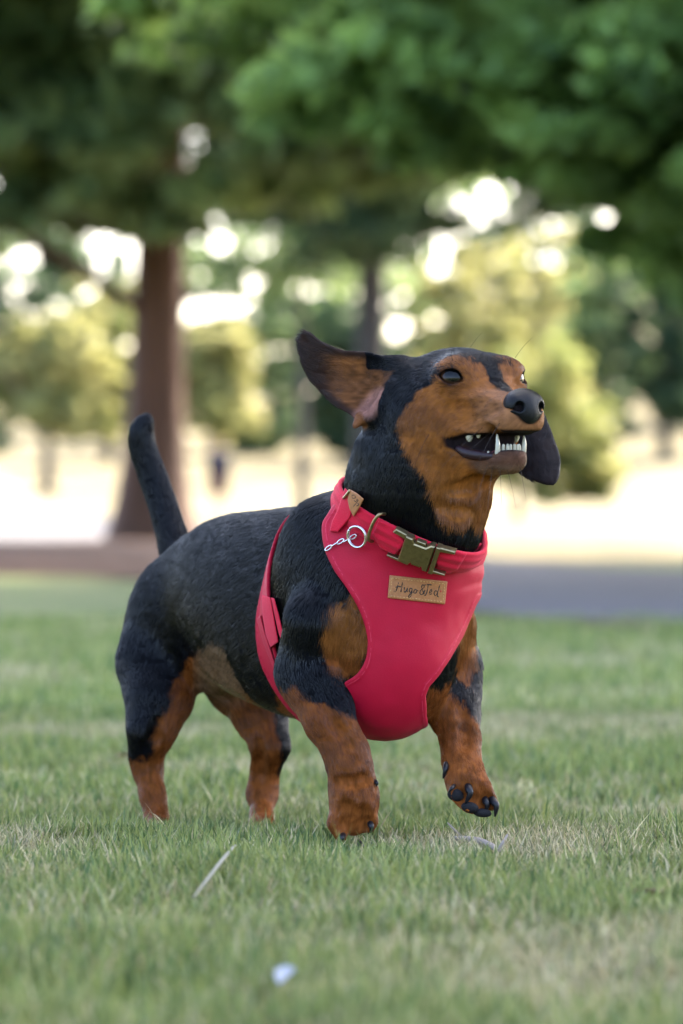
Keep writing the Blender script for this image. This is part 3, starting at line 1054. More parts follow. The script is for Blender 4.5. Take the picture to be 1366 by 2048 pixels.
def ear_r_y(px, py):
    v = (py - 765 - (px - 700) * 0.1) / 65.0
    u = (px - 785) / 180.0
    return 2.992 + 0.012 * u * u - 0.010 * np.abs(v) ** 1.5 * np.clip(1 + u * 0.6, 0.2, 1.0) + 0.002 * np.sin(px * 0.035 + py * 0.02)


def ear_l_y(px, py):
    v = (px - 1060 - (py - 880) * 0.25) / 55.0
    return 3.028 + 0.010 * v * v - 0.00006 * (py - 780)


ear_r = ear_prim(EAR_R, ear_r_y, 0.0019, (-1, 0.1, 0.25), (2.955, 3.03))
ear_l = ear_prim(EAR_L, ear_l_y, 0.0030, (0.35, 0, -1), (3.00, 3.07))
add(ear_r, 0.008)
add(ear_l, 0.008)
hell((-0.058, -0.040, -0.002), (0.020, 0.014, 0.018), 0.014, BACK)      # root of the ears
hell((-0.058, 0.040, -0.002), (0.020, 0.014, 0.018), 0.014, BACK)
add(RCone(W(722, 835, 2.975), W(712, 850, 2.972), 0.0050, 0.0030), 0.004)  # little pouch under the ear
add(RCone(W(786, 780, 2.968), W(742, 835, 2.968), 0.0060, 0.0050, (-0.4, 0, -1)), 0.008)   # rim in front of the ear canal

# ---- eyes: lids round each ball
EYES = []
for sg in (-1, 1):
    c = H(-0.0040, sg * 0.0255, -0.0020)
    g = 0.74 * DF + sg * 0.64 * DL + 0.14 * UP; g /= np.linalg.norm(g)
    hz = np.cross(UP, g); hz /= np.linalg.norm(hz); vt = np.cross(g, hz)
    tl = math.radians(10) * sg
    h2 = hz * math.cos(tl) + vt * math.sin(tl); v2 = -hz * math.sin(tl) + vt * math.cos(tl)
    add(Ell(c, (0.0146, 0.0146, 0.0142), None, BACK), 0.008)

    def lens(x, y, z, c=c, g=g, h2=h2, v2=v2):
        a = (x - c[0]) * h2[0] + (y - c[1]) * h2[1] + (z - c[2]) * h2[2]
        b = (x - c[0]) * v2[0] + (y - c[1]) * v2[1] + (z - c[2]) * v2[2]
        w = (x - c[0]) * g[0] + (y - c[1]) * g[1] + (z - c[2]) * g[2]
        return np.maximum(np.maximum(np.sqrt(a * a + (b + 0.0065) ** 2) - 0.0124, np.sqrt(a * a + (b - 0.0090) ** 2) - 0.0142), 0.004 - w)
    body.append((Func(lens, (c - 0.02, c + 0.02)), 0.0012, 'sub'))
    EYES.append((c, g, h2, v2))

# ---- mouth: the gap between the lips, left solid in the middle so that it reads as a dark interior


def mouth_fn(x, y, z):
    F, L, U = hcoord(x, y, z)
    up = -0.0448 + 0.0020 * sstep(0.02, 0.05, F) - 0.003 * sstep(0.018, 0.0, F)
    lo = np.interp(F, [0.0, 0.005, 0.012, 0.020, 0.030, 0.045, 0.07], [-0.0515, -0.0560, -0.0595, -0.0600, -0.0578, -0.0558, -0.0545])
    v = np.maximum(U - up, lo - U)
    back = 0.002 - F
    core = np.maximum(np.abs(L) - np.interp(F, [-0.02, 0.008, 0.02, 0.04], [0.034, 0.026, 0.0125, 0.0085]), F - 0.026)   # solid core
    return np.maximum(np.maximum(v, back), -core)


m_lo = np.minimum.reduce([H(F, L, -0.065) for F in (-0.02, 0.08) for L in (-0.045, 0.045)])
m_hi = np.maximum.reduce([H(F, L, -0.035) for F in (-0.02, 0.08) for L in (-0.045, 0.045)])
MOUTH = Func(mouth_fn, (m_lo, m_hi))
body.append((MOUTH, 0.003, 'sub'))
# muzzle ends flat behind the nose pad
# skin folds on cheek, throat and neck
for a, b, r, *dp in [((1000, 868), (915, 842), 0.0016), ((985, 812), (905, 838), 0.0022), ((960, 800), (890, 818), 0.0018),
                ((900, 985), (965, 962), 0.0025), ((885, 1010), (940, 1022), 0.0025),
                ((691, 1615), (692, 1672), 0.0026, 1.15), ((714, 1630), (712, 1684), 0.0022, 1.2), ((732, 1622), (734, 1664), 0.0020, 1.2),
                ((672, 1560), (738, 1553), 0.0011), ((650, 1418), (700, 1492), 0.0012), ((925, 1410), (930, 1490), 0.0013),
                ((924, 1562), (926, 1602), 0.0020, 1.2), ((953, 1570), (956, 1612), 0.0020, 1.2), ((972, 1576), (977, 1612), 0.0018, 1.2),
                ((296, 1500), (318, 1440), 0.0022), ((515, 1480), (512, 1560), 0.0018)]:
    mid = ((a[0] + b[0]) / 2 + (0 if dp else 4), (a[1] + b[1]) / 2 + 6)
    for q0, q1 in ((a, mid), (mid, b)):
        # cut along the surface: a stack of depths, only the one that grazes the skin leaves a crease
        body.append((('crease', q0, q1, r, dp[0] if dp else 1.9), 0.004, 'sub'))

# ------------------------------------------------------------------ sample and skin the body
VOX = 0.0011
BF = Field((-0.215, 2.865, -0.03), (0.200, 3.460, 0.445), VOX)
creases = []
for p, k, op in body:
    if isinstance(p, tuple):
        creases.append(p)
        continue
    BF.apply(p, k, op)


def hit(px, py, field=None, off=0.0, y0=2.80, y1=3.45):
    """First point of a field's surface on the ray through a photograph pixel (used to place things ON the body)."""
    field = field or BF
    ys = np.arange(y0, y1, 0.0005)
    P = np.stack([(px - 683) * ys / F_PX, ys, EYE - (py - HOR) * ys / F_PX], 1)
    d = field.sample(P) - off
    i = np.argmax(d < 0)
    if d[i] >= 0:
        i = int(np.argmin(d))
    return P[i]


for _, a, b, r, dpf in creases:
    n = 6
    out = np.array([0, -1.0, 0]) * (r * dpf)
    pts = [hit(a[0] + (b[0] - a[0]) * i / n, a[1] + (b[1] - a[1]) * i / n) for i in range(n + 1)]
    for i in range(n):
        w = math.sin(math.pi * (i + .5) / n)
        BF.apply(RCone(pts[i] + out, pts[i + 1] + out, r * 2.2, r * 2.2), 0.006, 'sub')

DV, DQ = BF.mesh(smooth=2)
DN = BF.grad(DV, 0.0025)
DV = DV + DN * (((vnoise(DV, 55, 81) - 0.5) * 0.0012 + (vnoise(DV * np.array([1, 1, 1.6]), 140, 82) - 0.5) * 0.0006))[:, None]


def proj(P):
    return 683 + F_PX * P[:, 0] / P[:, 1], HOR - (P[:, 2] - EYE) * F_PX / P[:, 1]


BLACK = np.array([0.0034, 0.0035, 0.0044]); TAN = np.array([0.215, 0.074, 0.0160]); TAN_D = np.array([0.135, 0.040, 0.0085])
GREYTAN = np.array([0.17, 0.095, 0.052]); LIP = np.array([0.012, 0.0075, 0.008]); PINK = np.array([0.24, 0.11, 0.085])
POLY_HIND = [(452, 1292), (425, 1290), (398, 1300), (378, 1318), (358, 1350), (338, 1400), (318, 1450), (303, 1500), (299, 1522), (250, 1517),
             (230, 1720), (600, 1720), (560, 1560), (556, 1480), (548, 1420), (560, 1380), (505, 1335)]
POLY_FRONT_R = [(555, 1378), (588, 1376), (620, 1402), (655, 1412), (690, 1432), (720, 1448), (800, 1470), (800, 1740), (560, 1740)]
POLY_FRONT_L = [(840, 1402), (868, 1378), (895, 1366), (912, 1400), (925, 1402), (940, 1432), (975, 1462), (1040, 1480), (1040, 1740), (840, 1740)]


def coat(P, N, jit=0.0):
    """Colour of the coat at points P (with normals N): black with the breed's tan points."""
    px, py = proj(P)
    F, L, U = hcoord(P[:, 0], P[:, 1], P[:, 2])
    s, t, z = dcoord(P[:, 0], P[:, 1], P[:, 2])
    aL = np.abs(L)
    wob = (vnoise(P, 130, 3) - 0.5) * 0.006 + (vnoise(P, 420, 4) - 0.5) * 0.004
    n = len(P)
    m = np.full(n, 0.02)          # signed distance to tan, metres
    head = (U > -0.125) & (F > -0.085)
    # cheeks and muzzle: below a slanting line from the jaw angle to the eye
    G = 0.53 * F - 0.848 * aL
    line = np.interp(G, [-0.09, -0.0655, -0.0574, -0.0416, -0.026, -0.015, 0.05], [-0.055, -0.0316, -0.019, -0.0046, 0.006, 0.012, 0.014])
    line = np.where(F > 0.02, 0.012, line)
    line = np.where(F < 0.010, np.minimum(line, 0.001 + 0.9 * np.maximum(F, 0)), line)
    backb = np.interp(U, [-0.125, -0.110, -0.090, -0.075, -0.055, -0.037, 0.0], [-0.02, -0.032, -0.043, -0.048, -0.061, -0.0655, -0.0655])
    d_ch = np.maximum(U - line, backb - G)
    d_ch = np.maximum(d_ch, -0.115 - U)
    stripe = np.interp(F, [-0.02, 0.0, 0.012, 0.03, 0.05], [0.0135, 0.0105, 0.0088, 0.0055, 0.0030])
    above = U > np.interp(F, [0.0, 0.02, 0.06], [-0.010, -0.012, -0.018])
    d_ch = np.where(above, np.maximum(d_ch, stripe - aL), d_ch)
    br = (np.sqrt(((F + 0.003) / 0.019) ** 2 + ((aL - 0.0225) / 0.0145) ** 2 + ((U - 0.0050) / 0.0112) ** 2) - 1) * 0.012
    d_h = np.minimum(d_ch, br)
    m = np.where(head, np.minimum(m, d_h), m)
    # chest patches
    for c, r in ((hit_chest_r, (0.024, 0.016, 0.031)), (hit_chest_l, (0.03, 0.018, 0.034))):
        q = P - c
        e = (np.sqrt((q @ DF / r[0]) ** 2 + (q @ DL / r[1]) ** 2 + (q[:, 2] / r[2]) ** 2) - 1) * 0.015
        m = np.minimum(m, np.where(z > 0.10, e, m))
    k = 3.0 / F_PX
    body_front = (P[:, 1] < 3.13) & (z < 0.17)
    far = px > 800
    m = np.where(body_front & ~far, np.minimum(m, poly2d(px, py, POLY_FRONT_R) * k), m)
    m = np.where(body_front & far, np.minimum(m, poly2d(px, py, POLY_FRONT_L) * k), m)
    hind = (P[:, 1] > 3.13) & (py > 1270) & (s < -0.14)
    m = np.where(hind, np.minimum(m, poly2d(px, py, POLY_HIND) * k), m)
    # trunk belly stays black in front of the groin
    m = m + wob + jit
    f = 1 - sstep(-0.0022, 0.0022, m)
    tone = vnoise(P, 45, 9)
    dark = 0.25 * vnoise(P, 90, 12) + 0.35 * sstep(0.45, 0.8, vnoise(P, 30, 5))
    legs = z < 0.15
    tan = TAN[None] * (1 - dark[:, None]) + TAN_D[None] * dark[:, None]
    tan = np.where(legs[:, None], tan * np.array([0.80, 0.70, 0.72]) * (0.9 + 0.2 * tone[:, None]), tan)
    # groin and belly skin is greyer
    g = hind & (py < 1430) & (px > 385) & (px < 500)
    gw = (sstep(1430, 1370, py) * sstep(370, 410, px) * sstep(520, 470, px) * g)[:, None]
    tan = tan * (1 - gw) + GREYTAN[None] * gw
    # paler muzzle end and chin
    pale = (sstep(0.005, 0.05, F) * sstep(-0.075, -0.04, U) * head)[:, None] * 0.40
    tan = tan * (1 - pale) + np.array([0.23, 0.125, 0.075]) * pale
    c = BLACK[None] * (1 - f[:, None]) + tan * f[:, None]
    c = c * (0.85 + 0.3 * tone[:, None])
    # dark skin round the eyes
    for (ec, g_, _, _) in EYES:
        d = np.linalg.norm(P - ec - g_ * 0.004, axis=1)
        w = (1 - sstep(0.0106, 0.0134, d))[:, None]
        c = c * (1 - w) + LIP[None] * w
        wt = (1 - sstep(0.013, 0.022, d))[:, None] * 0.18 * (F > 0)[:, None]
        c = c * (1 - wt) + LIP[None] * wt
    # dark skin under and inside the nose pad
    wn_ = ((P - H(0.058, 0, -0.024)) ** 2).sum(1) ** 0.5
    wn2 = (1 - sstep(0.0125, 0.0150, wn_))[:, None]
    c = c * (1 - wn2) + LIP[None] * 0.5 * wn2
    # dark lips; the solid mouth core is painted dark like a shaded hollow
    dm = MOUTH(P[:, 0], P[:, 1], P[:, 2])
    wl = ((1 - sstep(0.0005, 0.0028, dm)) * ((U > -0.066) & (U < -0.036) & (F > -0.02)))[:, None]
    c = c * (1 - wl) + LIP[None] * wl
    chin = (sstep(-0.0755, -0.066, U) * sstep(-0.055, -0.058, U) * sstep(0.004, 0.016, F) * (aL < 0.03))[:, None] * 0.66
    c = c * (1 - chin) + np.array([0.040, 0.027, 0.028]) * chin
    cb = (sstep(-0.0655, -0.0705, U) * sstep(0.008, 0.02, F) * (aL < 0.03))[:, None] * 0.6
    c = c * (1 - cb) + np.array([0.135, 0.085, 0.062]) * cb
    # ears
    inear = (px < 800) & (py < 862) & (py > 655) & (P[:, 1] > 2.94) & (F < -0.045)
    e_d = poly2d(px, py, smooth_poly(EAR_R, 4))
    inner = inear & (N[:, 1] < 0.1) & (e_d < 3)
    ti = sstep(640, 690, px) * sstep(-6, -22, e_d) * (0.55 + 0.45 * sstep(760, 700, py + (px - 700) * .1))
    blk = sstep(720, 742, px) * sstep(752 + 0, 728, py)
    ti = ti * (1 - blk)
    nz = vnoise(P * np.array([1, 1, 3]), 160, 21)
    ic = np.array([0.026, 0.014, 0.011])[None] * (1 - ti[:, None]) + (np.array([0.19, 0.070, 0.022]) * (0.55 + 0.75 * nz[:, None])) * ti[:, None]
    ic = np.where((blk > 0.5)[:, None], BLACK[None], ic)
    pk = (sstep(24, 8, np.abs((px - 752) * 0.75 + (py - 800) * 0.6)) * sstep(765, 785, py) * sstep(845, 825, py))[:, None] * 0.8
    ic = ic * (1 - pk) + PINK[None] * pk
    c = np.where(inner[:, None], ic, c)
    pw = (1 - sstep(0.006, 0.010, np.linalg.norm(P - (W(722, 835, 2.975) + W(712, 850, 2.972)) / 2, axis=1)))[:, None]
    c = c * (1 - pw) + np.array([0.16, 0.060, 0.024]) * pw
    el = (poly2d(px, py, smooth_poly(EAR_L, 4)) < 4) & (P[:, 1] > 3.0) & (py > 760)
    c = np.where(el[:, None], np.array([[0.016, 0.011, 0.011]]), c)
    return c


hit_chest_r = hit(694, 1280)
hit_chest_l = hit(935, 1275)
DC = coat(DV, DN)
dog_me = mesh_np("dachshund", DV, DQ)
set_attr(dog_me, "coat", DC)

coat_mat, t_, b_ = new_mat("short_coat_skin")
a_ = attr_node(t_, "coat")
t_.links.new(a_.outputs["Color"], b_.inputs["Base Color"])
b_.inputs["Roughness"].default_value = 0.55
b_.inputs["Specular IOR Level"].default_value = 0.02
dog = link("dachshund", dog_me, coat_mat)
tag(dog, "black and tan dachshund trotting over the lawn with ears flying and mouth open", "dog")
# ------------------------------------------------------------------ parts of the dog
def child(name, me, mat):
    o = bpy.data.objects.new(name, me)
    COL.objects.link(o)
    if mat is not None:
        me.materials.append(mat)
    o.parent = dog
    return o


M_EYE, t_, b_ = new_mat("eye_ball")
tc_ = t_.nodes.new("ShaderNodeTexCoord"); sp_ = t_.nodes.new("ShaderNodeSeparateXYZ")
t_.links.new(tc_.outputs["Object"], sp_.inputs[0])
cr_ = t_.nodes.new("ShaderNodeValToRGB")
dv_ = t_.nodes.new("ShaderNodeMath"); dv_.operation = 'DIVIDE'; dv_.inputs[1].default_value = 0.0126
t_.links.new(sp_.outputs["Z"], dv_.inputs[0]); t_.links.new(dv_.outputs[0], cr_.inputs[0])
e_ = cr_.color_ramp.elements
e_[0].position = 0.0; e_[0].color = (0.05, 0.04, 0.04, 1)
e_[1].position = 0.50; e_[1].color = (0.05, 0.04, 0.045, 1)
for p_, c_ in ((0.56, (0.012, 0.006, 0.004, 1)), (0.72, (0.035, 0.014, 0.006, 1)), (0.86, (0.016, 0.007, 0.004, 1)), (0.885, (0.002, 0.002, 0.002, 1))):
    q_ = e_.new(p_); q_.color = c_
t_.links.new(cr_.outputs[0], b_.inputs["Base Color"])
b_.inputs["Roughness"].default_value = 0.06
b_.inputs["Specular IOR Level"].default_value = 0.22
M_NOSE = simple_mat("nose_leather", (0.004, 0.004, 0.005), 0.34, spec=0.17, nscale=1400, bump=0.5, coat=0.03)
M_CLAW = simple_mat("claw_horn", (0.006, 0.006, 0.008), 0.42, spec=0.3, noise=0.4, nscale=900)
M_PAD = simple_mat("paw_pad_skin", (0.014, 0.013, 0.014), 0.8, spec=0.15, noise=0.4, nscale=900, bump=0.6)
M_TOOTH = simple_mat("tooth_enamel", (0.46, 0.41, 0.31), 0.25, noise=0.15, nscale=500, coat=0.2)
M_TONGUE = simple_mat("tongue_flesh", (0.11, 0.026, 0.030), 0.35, noise=0.3, nscale=700, bump=0.4)

for c, g, h2, v2 in EYES:
    V, Fs = [], []
    n1, n2, R = 14, 24, 0.0126
    for i in range(n1 + 1):
        th = math.pi * i / n1
        for k in range(n2):
            ph = 2 * math.pi * k / n2
            rr = R * (1.0 + 0.035 * max(0.0, math.cos(th) - 0.75) * 4)      # the cornea stands a little proud
            V.append((rr * math.sin(th) * math.cos(ph), rr * math.sin(th) * math.sin(ph), rr * math.cos(th)))
    for i in range(n1):
        for k in range(n2):
            Fs.append((i * n2 + k, (i + 1) * n2 + k, (i + 1) * n2 + (k + 1) % n2, i * n2 + (k + 1) % n2))
    o = child("eye", pydata("eye", V, Fs), M_EYE)
    gz = g * 0.85 + UP * 0.30 + DF * 0.2; gz /= np.linalg.norm(gz)
    from mathutils import Matrix, Vector
    q = Vector(gz).to_track_quat('Z', 'Y')
    o.rotation_mode = 'QUATERNION'; o.rotation_quaternion = q
    o.location = c - g * 0.0004

# nose pad with two nostrils
NF = Field(H(0.056, 0, -0.022) - 0.024, H(0.056, 0, -0.022) + 0.024, 0.0006)
NF.apply(Ell(H(0.0530, 0, -0.0205), (0.0122, 0.0150, 0.0110), HAX), 0.002)
NF.apply(Ell(H(0.0560, 0, -0.0295), (0.0100, 0.0108, 0.0095), HAX), 0.007)
for sg in (-1, 1):
    NF.apply(Ell(H(0.0550, sg * 0.0090, -0.0230), (0.0088, 0.0072, 0.0084), HAX), 0.004)
    NF.apply(Ell(H(0.0630, sg * 0.0098, -0.0240), (0.0050, 0.0034, 0.0038), HAX), 0.0016, 'sub')
    NF.apply(RCone(H(0.0600, sg * 0.0125, -0.0255), H(0.050, sg * 0.0185, -0.0270), 0.0014, 0.0006), 0.0012, 'sub')
NF.apply(RCone(H(0.0685, 0, -0.024), H(0.0665, 0, -0.037), 0.0008, 0.0010), 0.0015, 'sub')
nv, nq = NF.mesh(1)
child("nose", mesh_np("nose", nv, nq), M_NOSE)


def cone_part(name, pts, radii, mat, n=8):
    V, Fs = tube(catmull(pts, 4), np.interp(np.linspace(0, 1, 4 * (len(pts) - 1) + 1), np.linspace(0, 1, len(radii)), radii), n)
    return child(name, pydata(name, V, Fs), mat)


# teeth
for sg, F0, L0, tip in ((-1, 0.0355, 0.0116, -0.0442), (1, 0.0345, 0.0120, -0.0452)):
    cone_part("tooth", [H(F0, sg * L0, -0.0625), H(F0 + 0.002, sg * (L0 + 0.0006), -0.0545), H(F0 + 0.0015, sg * (L0 + 0.001), tip)],
              [0.0023, 0.0022, 0.0017, 0.0005], M_TOOTH)
for i in range(6):
    L0 = -0.0075 + 0.003 * i + 0.0004 * math.sin(i * 2.3)
    F0 = 0.0400 - 30 * L0 * L0
    cone_part("tooth", [H(F0 - 0.001, L0, -0.0600), H(F0 - 0.0005, L0, -0.0540 + 0.0008 * (i % 2)), H(F0, L0, -0.0518 - 0.0006 * (i % 2))], [0.0013, 0.0014 + 0.0002 * math.sin(i * 1.7), 0.0012, 0.0005], M_TOOTH)
for F0, L0, u0, u1, r in ((0.0125, 0.0215, -0.0450, -0.0500, 0.0030), (0.0195, 0.0180, -0.0440, -0.0472, 0.0018),
                          (0.029, 0.0152, -0.0615, -0.0570, 0.0016)):
    for sg in (-1, 1):
        cone_part("tooth", [H(F0, sg * L0, u0), H(F0, sg * L0, (u0 + u1) / 2), H(F0, sg * L0, u1)], [r, r, r * 0.75, r * 0.25], M_TOOTH)
# dark gums along the inside of the lower lip
M_GUM = simple_mat("gum_skin", (0.022, 0.008, 0.010), 0.4, spec=0.3, noise=0.5, nscale=500, bump=0.5)
for sg in (-1, 1):
    V, Fs = tube(catmull([H(0.004, sg * 0.0275, -0.0545), H(0.012, sg * 0.0235, -0.0585), H(0.022, sg * 0.0175, -0.0605), H(0.034, sg * 0.0120, -0.0612)], 5),
                 np.interp(np.linspace(0, 1, 16), [0, .3, .7, 1], [0.0022, 0.0042, 0.0040, 0.0026]), 10)
    child("gum", pydata("gum", V, Fs), M_GUM)
# tongue, lying low behind the teeth
TF = Field(H(0.012, 0, -0.057) - 0.03, H(0.012, 0, -0.057) + 0.03, 0.001)
TF.apply(Ell(H(0.016, 0, -0.0585), (0.019, 0.0125, 0.0035), HAX), 0.002)
TF.apply(RCone(H(-0.002, 0, -0.0552), H(0.034, 0, -0.0552), 0.0009, 0.0006), 0.0015, 'sub')
tv, tq = TF.mesh(1)
child("tongue", mesh_np("tongue", tv, tq), M_TONGUE)


NOHAIR = []


# claws and pads: (base px, mid px, tip px, radius px)
def claw(a, m, b, r, lift=0.0022, y=None):
    P = [hit(*q) if y is None else W(*q, y) for q in (a, m, b)]
    P[0] = P[0] + np.array([0, 0.001, 0])
    yb = min(P[0][1], P[1][1]) - lift - 0.002
    A = W(*a, P[0][1] + 0.0005); M = W(*m, yb - 0.0008); B = W(*b, yb + 0.0005)
    rr = r * 3.0 / F_PX
    NOHAIR.append((A, rr + 0.0006)); NOHAIR.append((M + np.array([0, 0.002, 0]), rr + 0.0014)); NOHAIR.append((B + np.array([0, 0.002, 0]), rr + 0.001))
    cone_part("claw", [A, (A + M) / 2 + np.array([0, -0.0014, 0]), M, B], [rr, rr * 1.1, rr, rr * 0.75, rr * 0.25], M_CLAW, 10)


claw((893, 1527), (890, 1542), (886, 1557), 5.5)
claw((936, 1572), (940, 1588), (931, 1607), 7.5)
claw((969, 1596), (974, 1610), (972, 1625), 6.5)
claw((983, 1597), (993, 1612), (990, 1633), 7)
claw((908, 1571), (902, 1578), (897, 1586), 4)
claw((686, 1670), (682, 1678), (675, 1686), 6)
claw((740, 1645), (743, 1655), (741, 1666), 6)
claw((721, 1688), (722, 1698), (723, 1710), 7)
claw((751, 1562), (754, 1567), (752, 1573), 4)
claw((322, 1668), (327, 1678), (330, 1686), 6)
claw((512, 1682), (511, 1692), (508, 1700), 6.5)
claw((528, 1682), (531, 1692), (531, 1700), 6.5)


def pad(c, rx, ry, rz=0.004, ang=0.0):
    P = hit(*c) + np.array([0, 0.0010, 0])
    k = P[1] / F_PX
    NOHAIR.append((P, max(rx, ry) * k * 0.95))
    ca, sa = math.cos(ang), math.sin(ang)
    pf = Field(P - 0.014, P + 0.014, 0.0008)
    pf.apply(Ell(P, (rx * k, rz, ry * k), np.array([[ca, 0, sa], [0, 1, 0], [-sa, 0, ca]])), 0.001)
    v, q = pf.mesh(1)
    child("paw_pad", mesh_np("paw_pad", v, q), M_PAD)


pad((911, 1590), 17, 13, 0.0045, ang=-0.3)
pad((940, 1615), 18, 11, 0.0045, ang=-0.2)
pad((965, 1626), 19, 9, 0.0045, ang=-0.1)
# ================================================================== HARNESS AND COLLAR
TFD = Field((-0.10, 2.88, 0.06), (0.140, 3.20, 0.33), 0.0016)       # the torso the harness is pulled over
for p, k in trunk_prims + neck_prims:
    TFD.apply(p, k)
TFD.apply(Ell(D(-0.012, -0.046, 0.190), (0.042, 0.022, 0.064), HAX), 0.035)
TFD.apply(Ell(D(-0.012, 0.046, 0.190), (0.042, 0.022, 0.064), HAX), 0.035)
TFD.apply(Ell(D(-0.028, -0.040, 0.222), (0.024, 0.020, 0.042), HAX), 0.035)
COVERED = []      # fields that hide the coat under them


def resample(dst, src):
    X, Y, Z = np.meshgrid(*dst.ax, indexing='ij')
    P = np.stack([X.ravel(), Y.ravel(), Z.ravel()], 1)
    return src.sample(P).reshape(X.shape), X, Y, Z


def shell_piece(name, mat, parent, o0, o1, mask, box, vox=0.001, hem=0.0, hem_w=0.004, src=None, cover=True, smooth=1, wrinkle=False):
    """A cloth piece: the layer between two offsets of the torso, cut along a pattern given as a signed distance."""
    f = Field(box[0], box[1], vox)
    phi, X, Y, Z = resample(f, src or TFD)
    m = mask(X, Y, Z)
    top = o1 + hem * (1 - sstep(hem_w * 0.8, hem_w, -m)) if hem else o1
    r = 0.0007
    d = np.maximum(phi - top, o0 - phi) + r
    m2 = m + r
    f.phi = (np.minimum(np.maximum(d, m2), 0) + np.sqrt(np.maximum(d, 0) ** 2 + np.maximum(m2, 0) ** 2) - r).astype(f32)
    v, q = f.mesh(smooth)
    if wrinkle:
        n_ = f.grad(v, 0.002)
        pxv, pyv = proj(v)
        fold = np.exp(-((pyv - 1130 - 0.22 * (960 - pxv)) / 9) ** 2) * sstep(880, 945, pxv) + 0.8 * np.exp(-((pyv - 1165 - 0.30 * (960 - pxv)) / 8) ** 2) * sstep(895, 950, pxv)
        v = v + n_ * ((vnoise(v, 38, 91) - 0.5) * 0.0016 + (vnoise(v, 95, 92) - 0.5) * 0.0007 - 0.0012 * fold)[:, None]
    me = mesh_np(name, v, q)
    ed = mask(v[:, 0], v[:, 1], v[:, 2])
    set_attr(me, "edge", -ed, 'FLOAT')
    o = link(name, me, mat, parent)
    if cover:
        COVERED.append(f)
    return o


def prism(poly, n=0):
    P = smooth_poly(poly, n) if n else np.asarray(poly, float)

    def fn(x, y, z):
        yy = np.maximum(y, 0.5)
        return poly2d(683 + F_PX * x / yy, HOR - (z - EYE) * F_PX / yy, P) * (3.0 / F_PX)
    return fn


def cloth_mat(name, col, rough, weave, bump, stitch=None, sheen=0.3):
    m, t, b = new_mat(name)
    tc = t.nodes.new("ShaderNodeTexCoord")
    n = t.nodes.new("ShaderNodeTexNoise"); n.inputs["Scale"].default_value = 60; n.inputs["Detail"].default_value = 5
    t.links.new(tc.outputs["Object"], n.inputs["Vector"])
    mx = t.nodes.new("ShaderNodeMix"); mx.data_type = 'RGBA'
    mx.inputs[6].default_value = (*[c * 0.86 for c in col], 1); mx.inputs[7].default_value = (*[min(1, c * 1.1) for c in col], 1)
    t.links.new(n.outputs["Fac"], mx.inputs[0])
    last = mx.outputs[2]
    if stitch:
        ed = attr_node(t, "edge")
        a = t.nodes.new("ShaderNodeMath"); a.operation = 'SUBTRACT'; a.inputs[1].default_value = stitch
        t.links.new(ed.outputs["Fac"], a.inputs[0])
        ab = t.nodes.new("ShaderNodeMath"); ab.operation = 'ABSOLUTE'; t.links.new(a.outputs[0], ab.inputs[0])
        lt = t.nodes.new("ShaderNodeMath"); lt.operation = 'LESS_THAN'; lt.inputs[1].default_value = 0.00035
        t.links.new(ab.outputs[0], lt.inputs[0])
        w = t.nodes.new("ShaderNodeTexNoise"); w.inputs["Scale"].default_value = 420; w.inputs["Detail"].default_value = 0
        t.links.new(tc.outputs["Object"], w.inputs["Vector"])
        g = t.nodes.new("ShaderNodeMath"); g.operation = 'GREATER_THAN'; g.inputs[1].default_value = 0.46
        t.links.new(w.outputs["Fac"], g.inputs[0])
        ml = t.nodes.new("ShaderNodeMath"); ml.operation = 'MULTIPLY'
        t.links.new(lt.outputs[0], ml.inputs[0]); t.links.new(g.outputs[0], ml.inputs[1])
        m2 = t.nodes.new("ShaderNodeMix"); m2.data_type = 'RGBA'
        t.links.new(ml.outputs[0], m2.inputs[0]); t.links.new(last, m2.inputs[6])
        m2.inputs[7].default_value = (min(1, col[0] * 1.25), col[1] * 4 + 0.02, col[2] * 2.2 + 0.01, 1)
        last = m2.outputs[2]
    t.links.new(last, b.inputs["Base Color"])
    b.inputs["Roughness"].default_value = rough
    b.inputs["Specular IOR Level"].default_value = 0.25
    b.inputs["Sheen Weight"].default_value = sheen
    b.inputs["Sheen Roughness"].default_value = 0.5
    b.inputs["Sheen Tint"].default_value = (1.0, 0.45, 0.6, 1)
    v = t.nodes.new("ShaderNodeTexNoise"); v.inputs["Scale"].default_value = weave; v.inputs["Detail"].default_value = 2
    t.links.new(tc.outputs["Object"], v.inputs["Vector"])
    bp = t.nodes.new("ShaderNodeBump"); bp.inputs["Strength"].default_value = bump; bp.inputs["Distance"].default_value = 0.0006
    t.links.new(v.outputs["Fac"], bp.inputs["Height"]); t.links.new(bp.outputs[0], b.inputs["Normal"])
    return m


M_RED = cloth_mat("crimson_softshell", (0.42, 0.0013, 0.022), 0.62, 900, 0.25, stitch=0.0032, sheen=0.05)
M_WEB = cloth_mat("red_webbing", (0.58, 0.004, 0.026), 0.80, 1500, 0.9, sheen=0.15)
M_LEATHER = simple_mat("tan_leather", (0.36, 0.135, 0.045), 0.5, noise=0.35, nscale=350, bump=0.4)
M_LEATHER_EDGE = simple_mat("pale_stitch_thread", (0.52, 0.27, 0.10), 0.7)
M_INK = simple_mat("burnt_lettering", (0.016, 0.009, 0.007), 0.7)
M_HEART = simple_mat("red_print", (0.45, 0.02, 0.015), 0.6)
M_BRONZE = simple_mat("antique_brass", (0.30, 0.225, 0.115), 0.36, metal=0.95, noise=0.35, nscale=350, bump=0.15)
M_STEEL = simple_mat("bright_steel", (0.72, 0.70, 0.72), 0.22, metal=1.0)

harness = empty("dog_harness", D(0.02, 0, 0.17))
tag(harness, "crimson chest harness with leather patch worn by the black and tan dog", "harness")
collar = empty("dog_collar", W(835, 1046, 3.03))
tag(collar, "padded red webbing collar with brass buckle around the dog's neck above the harness", "collar")

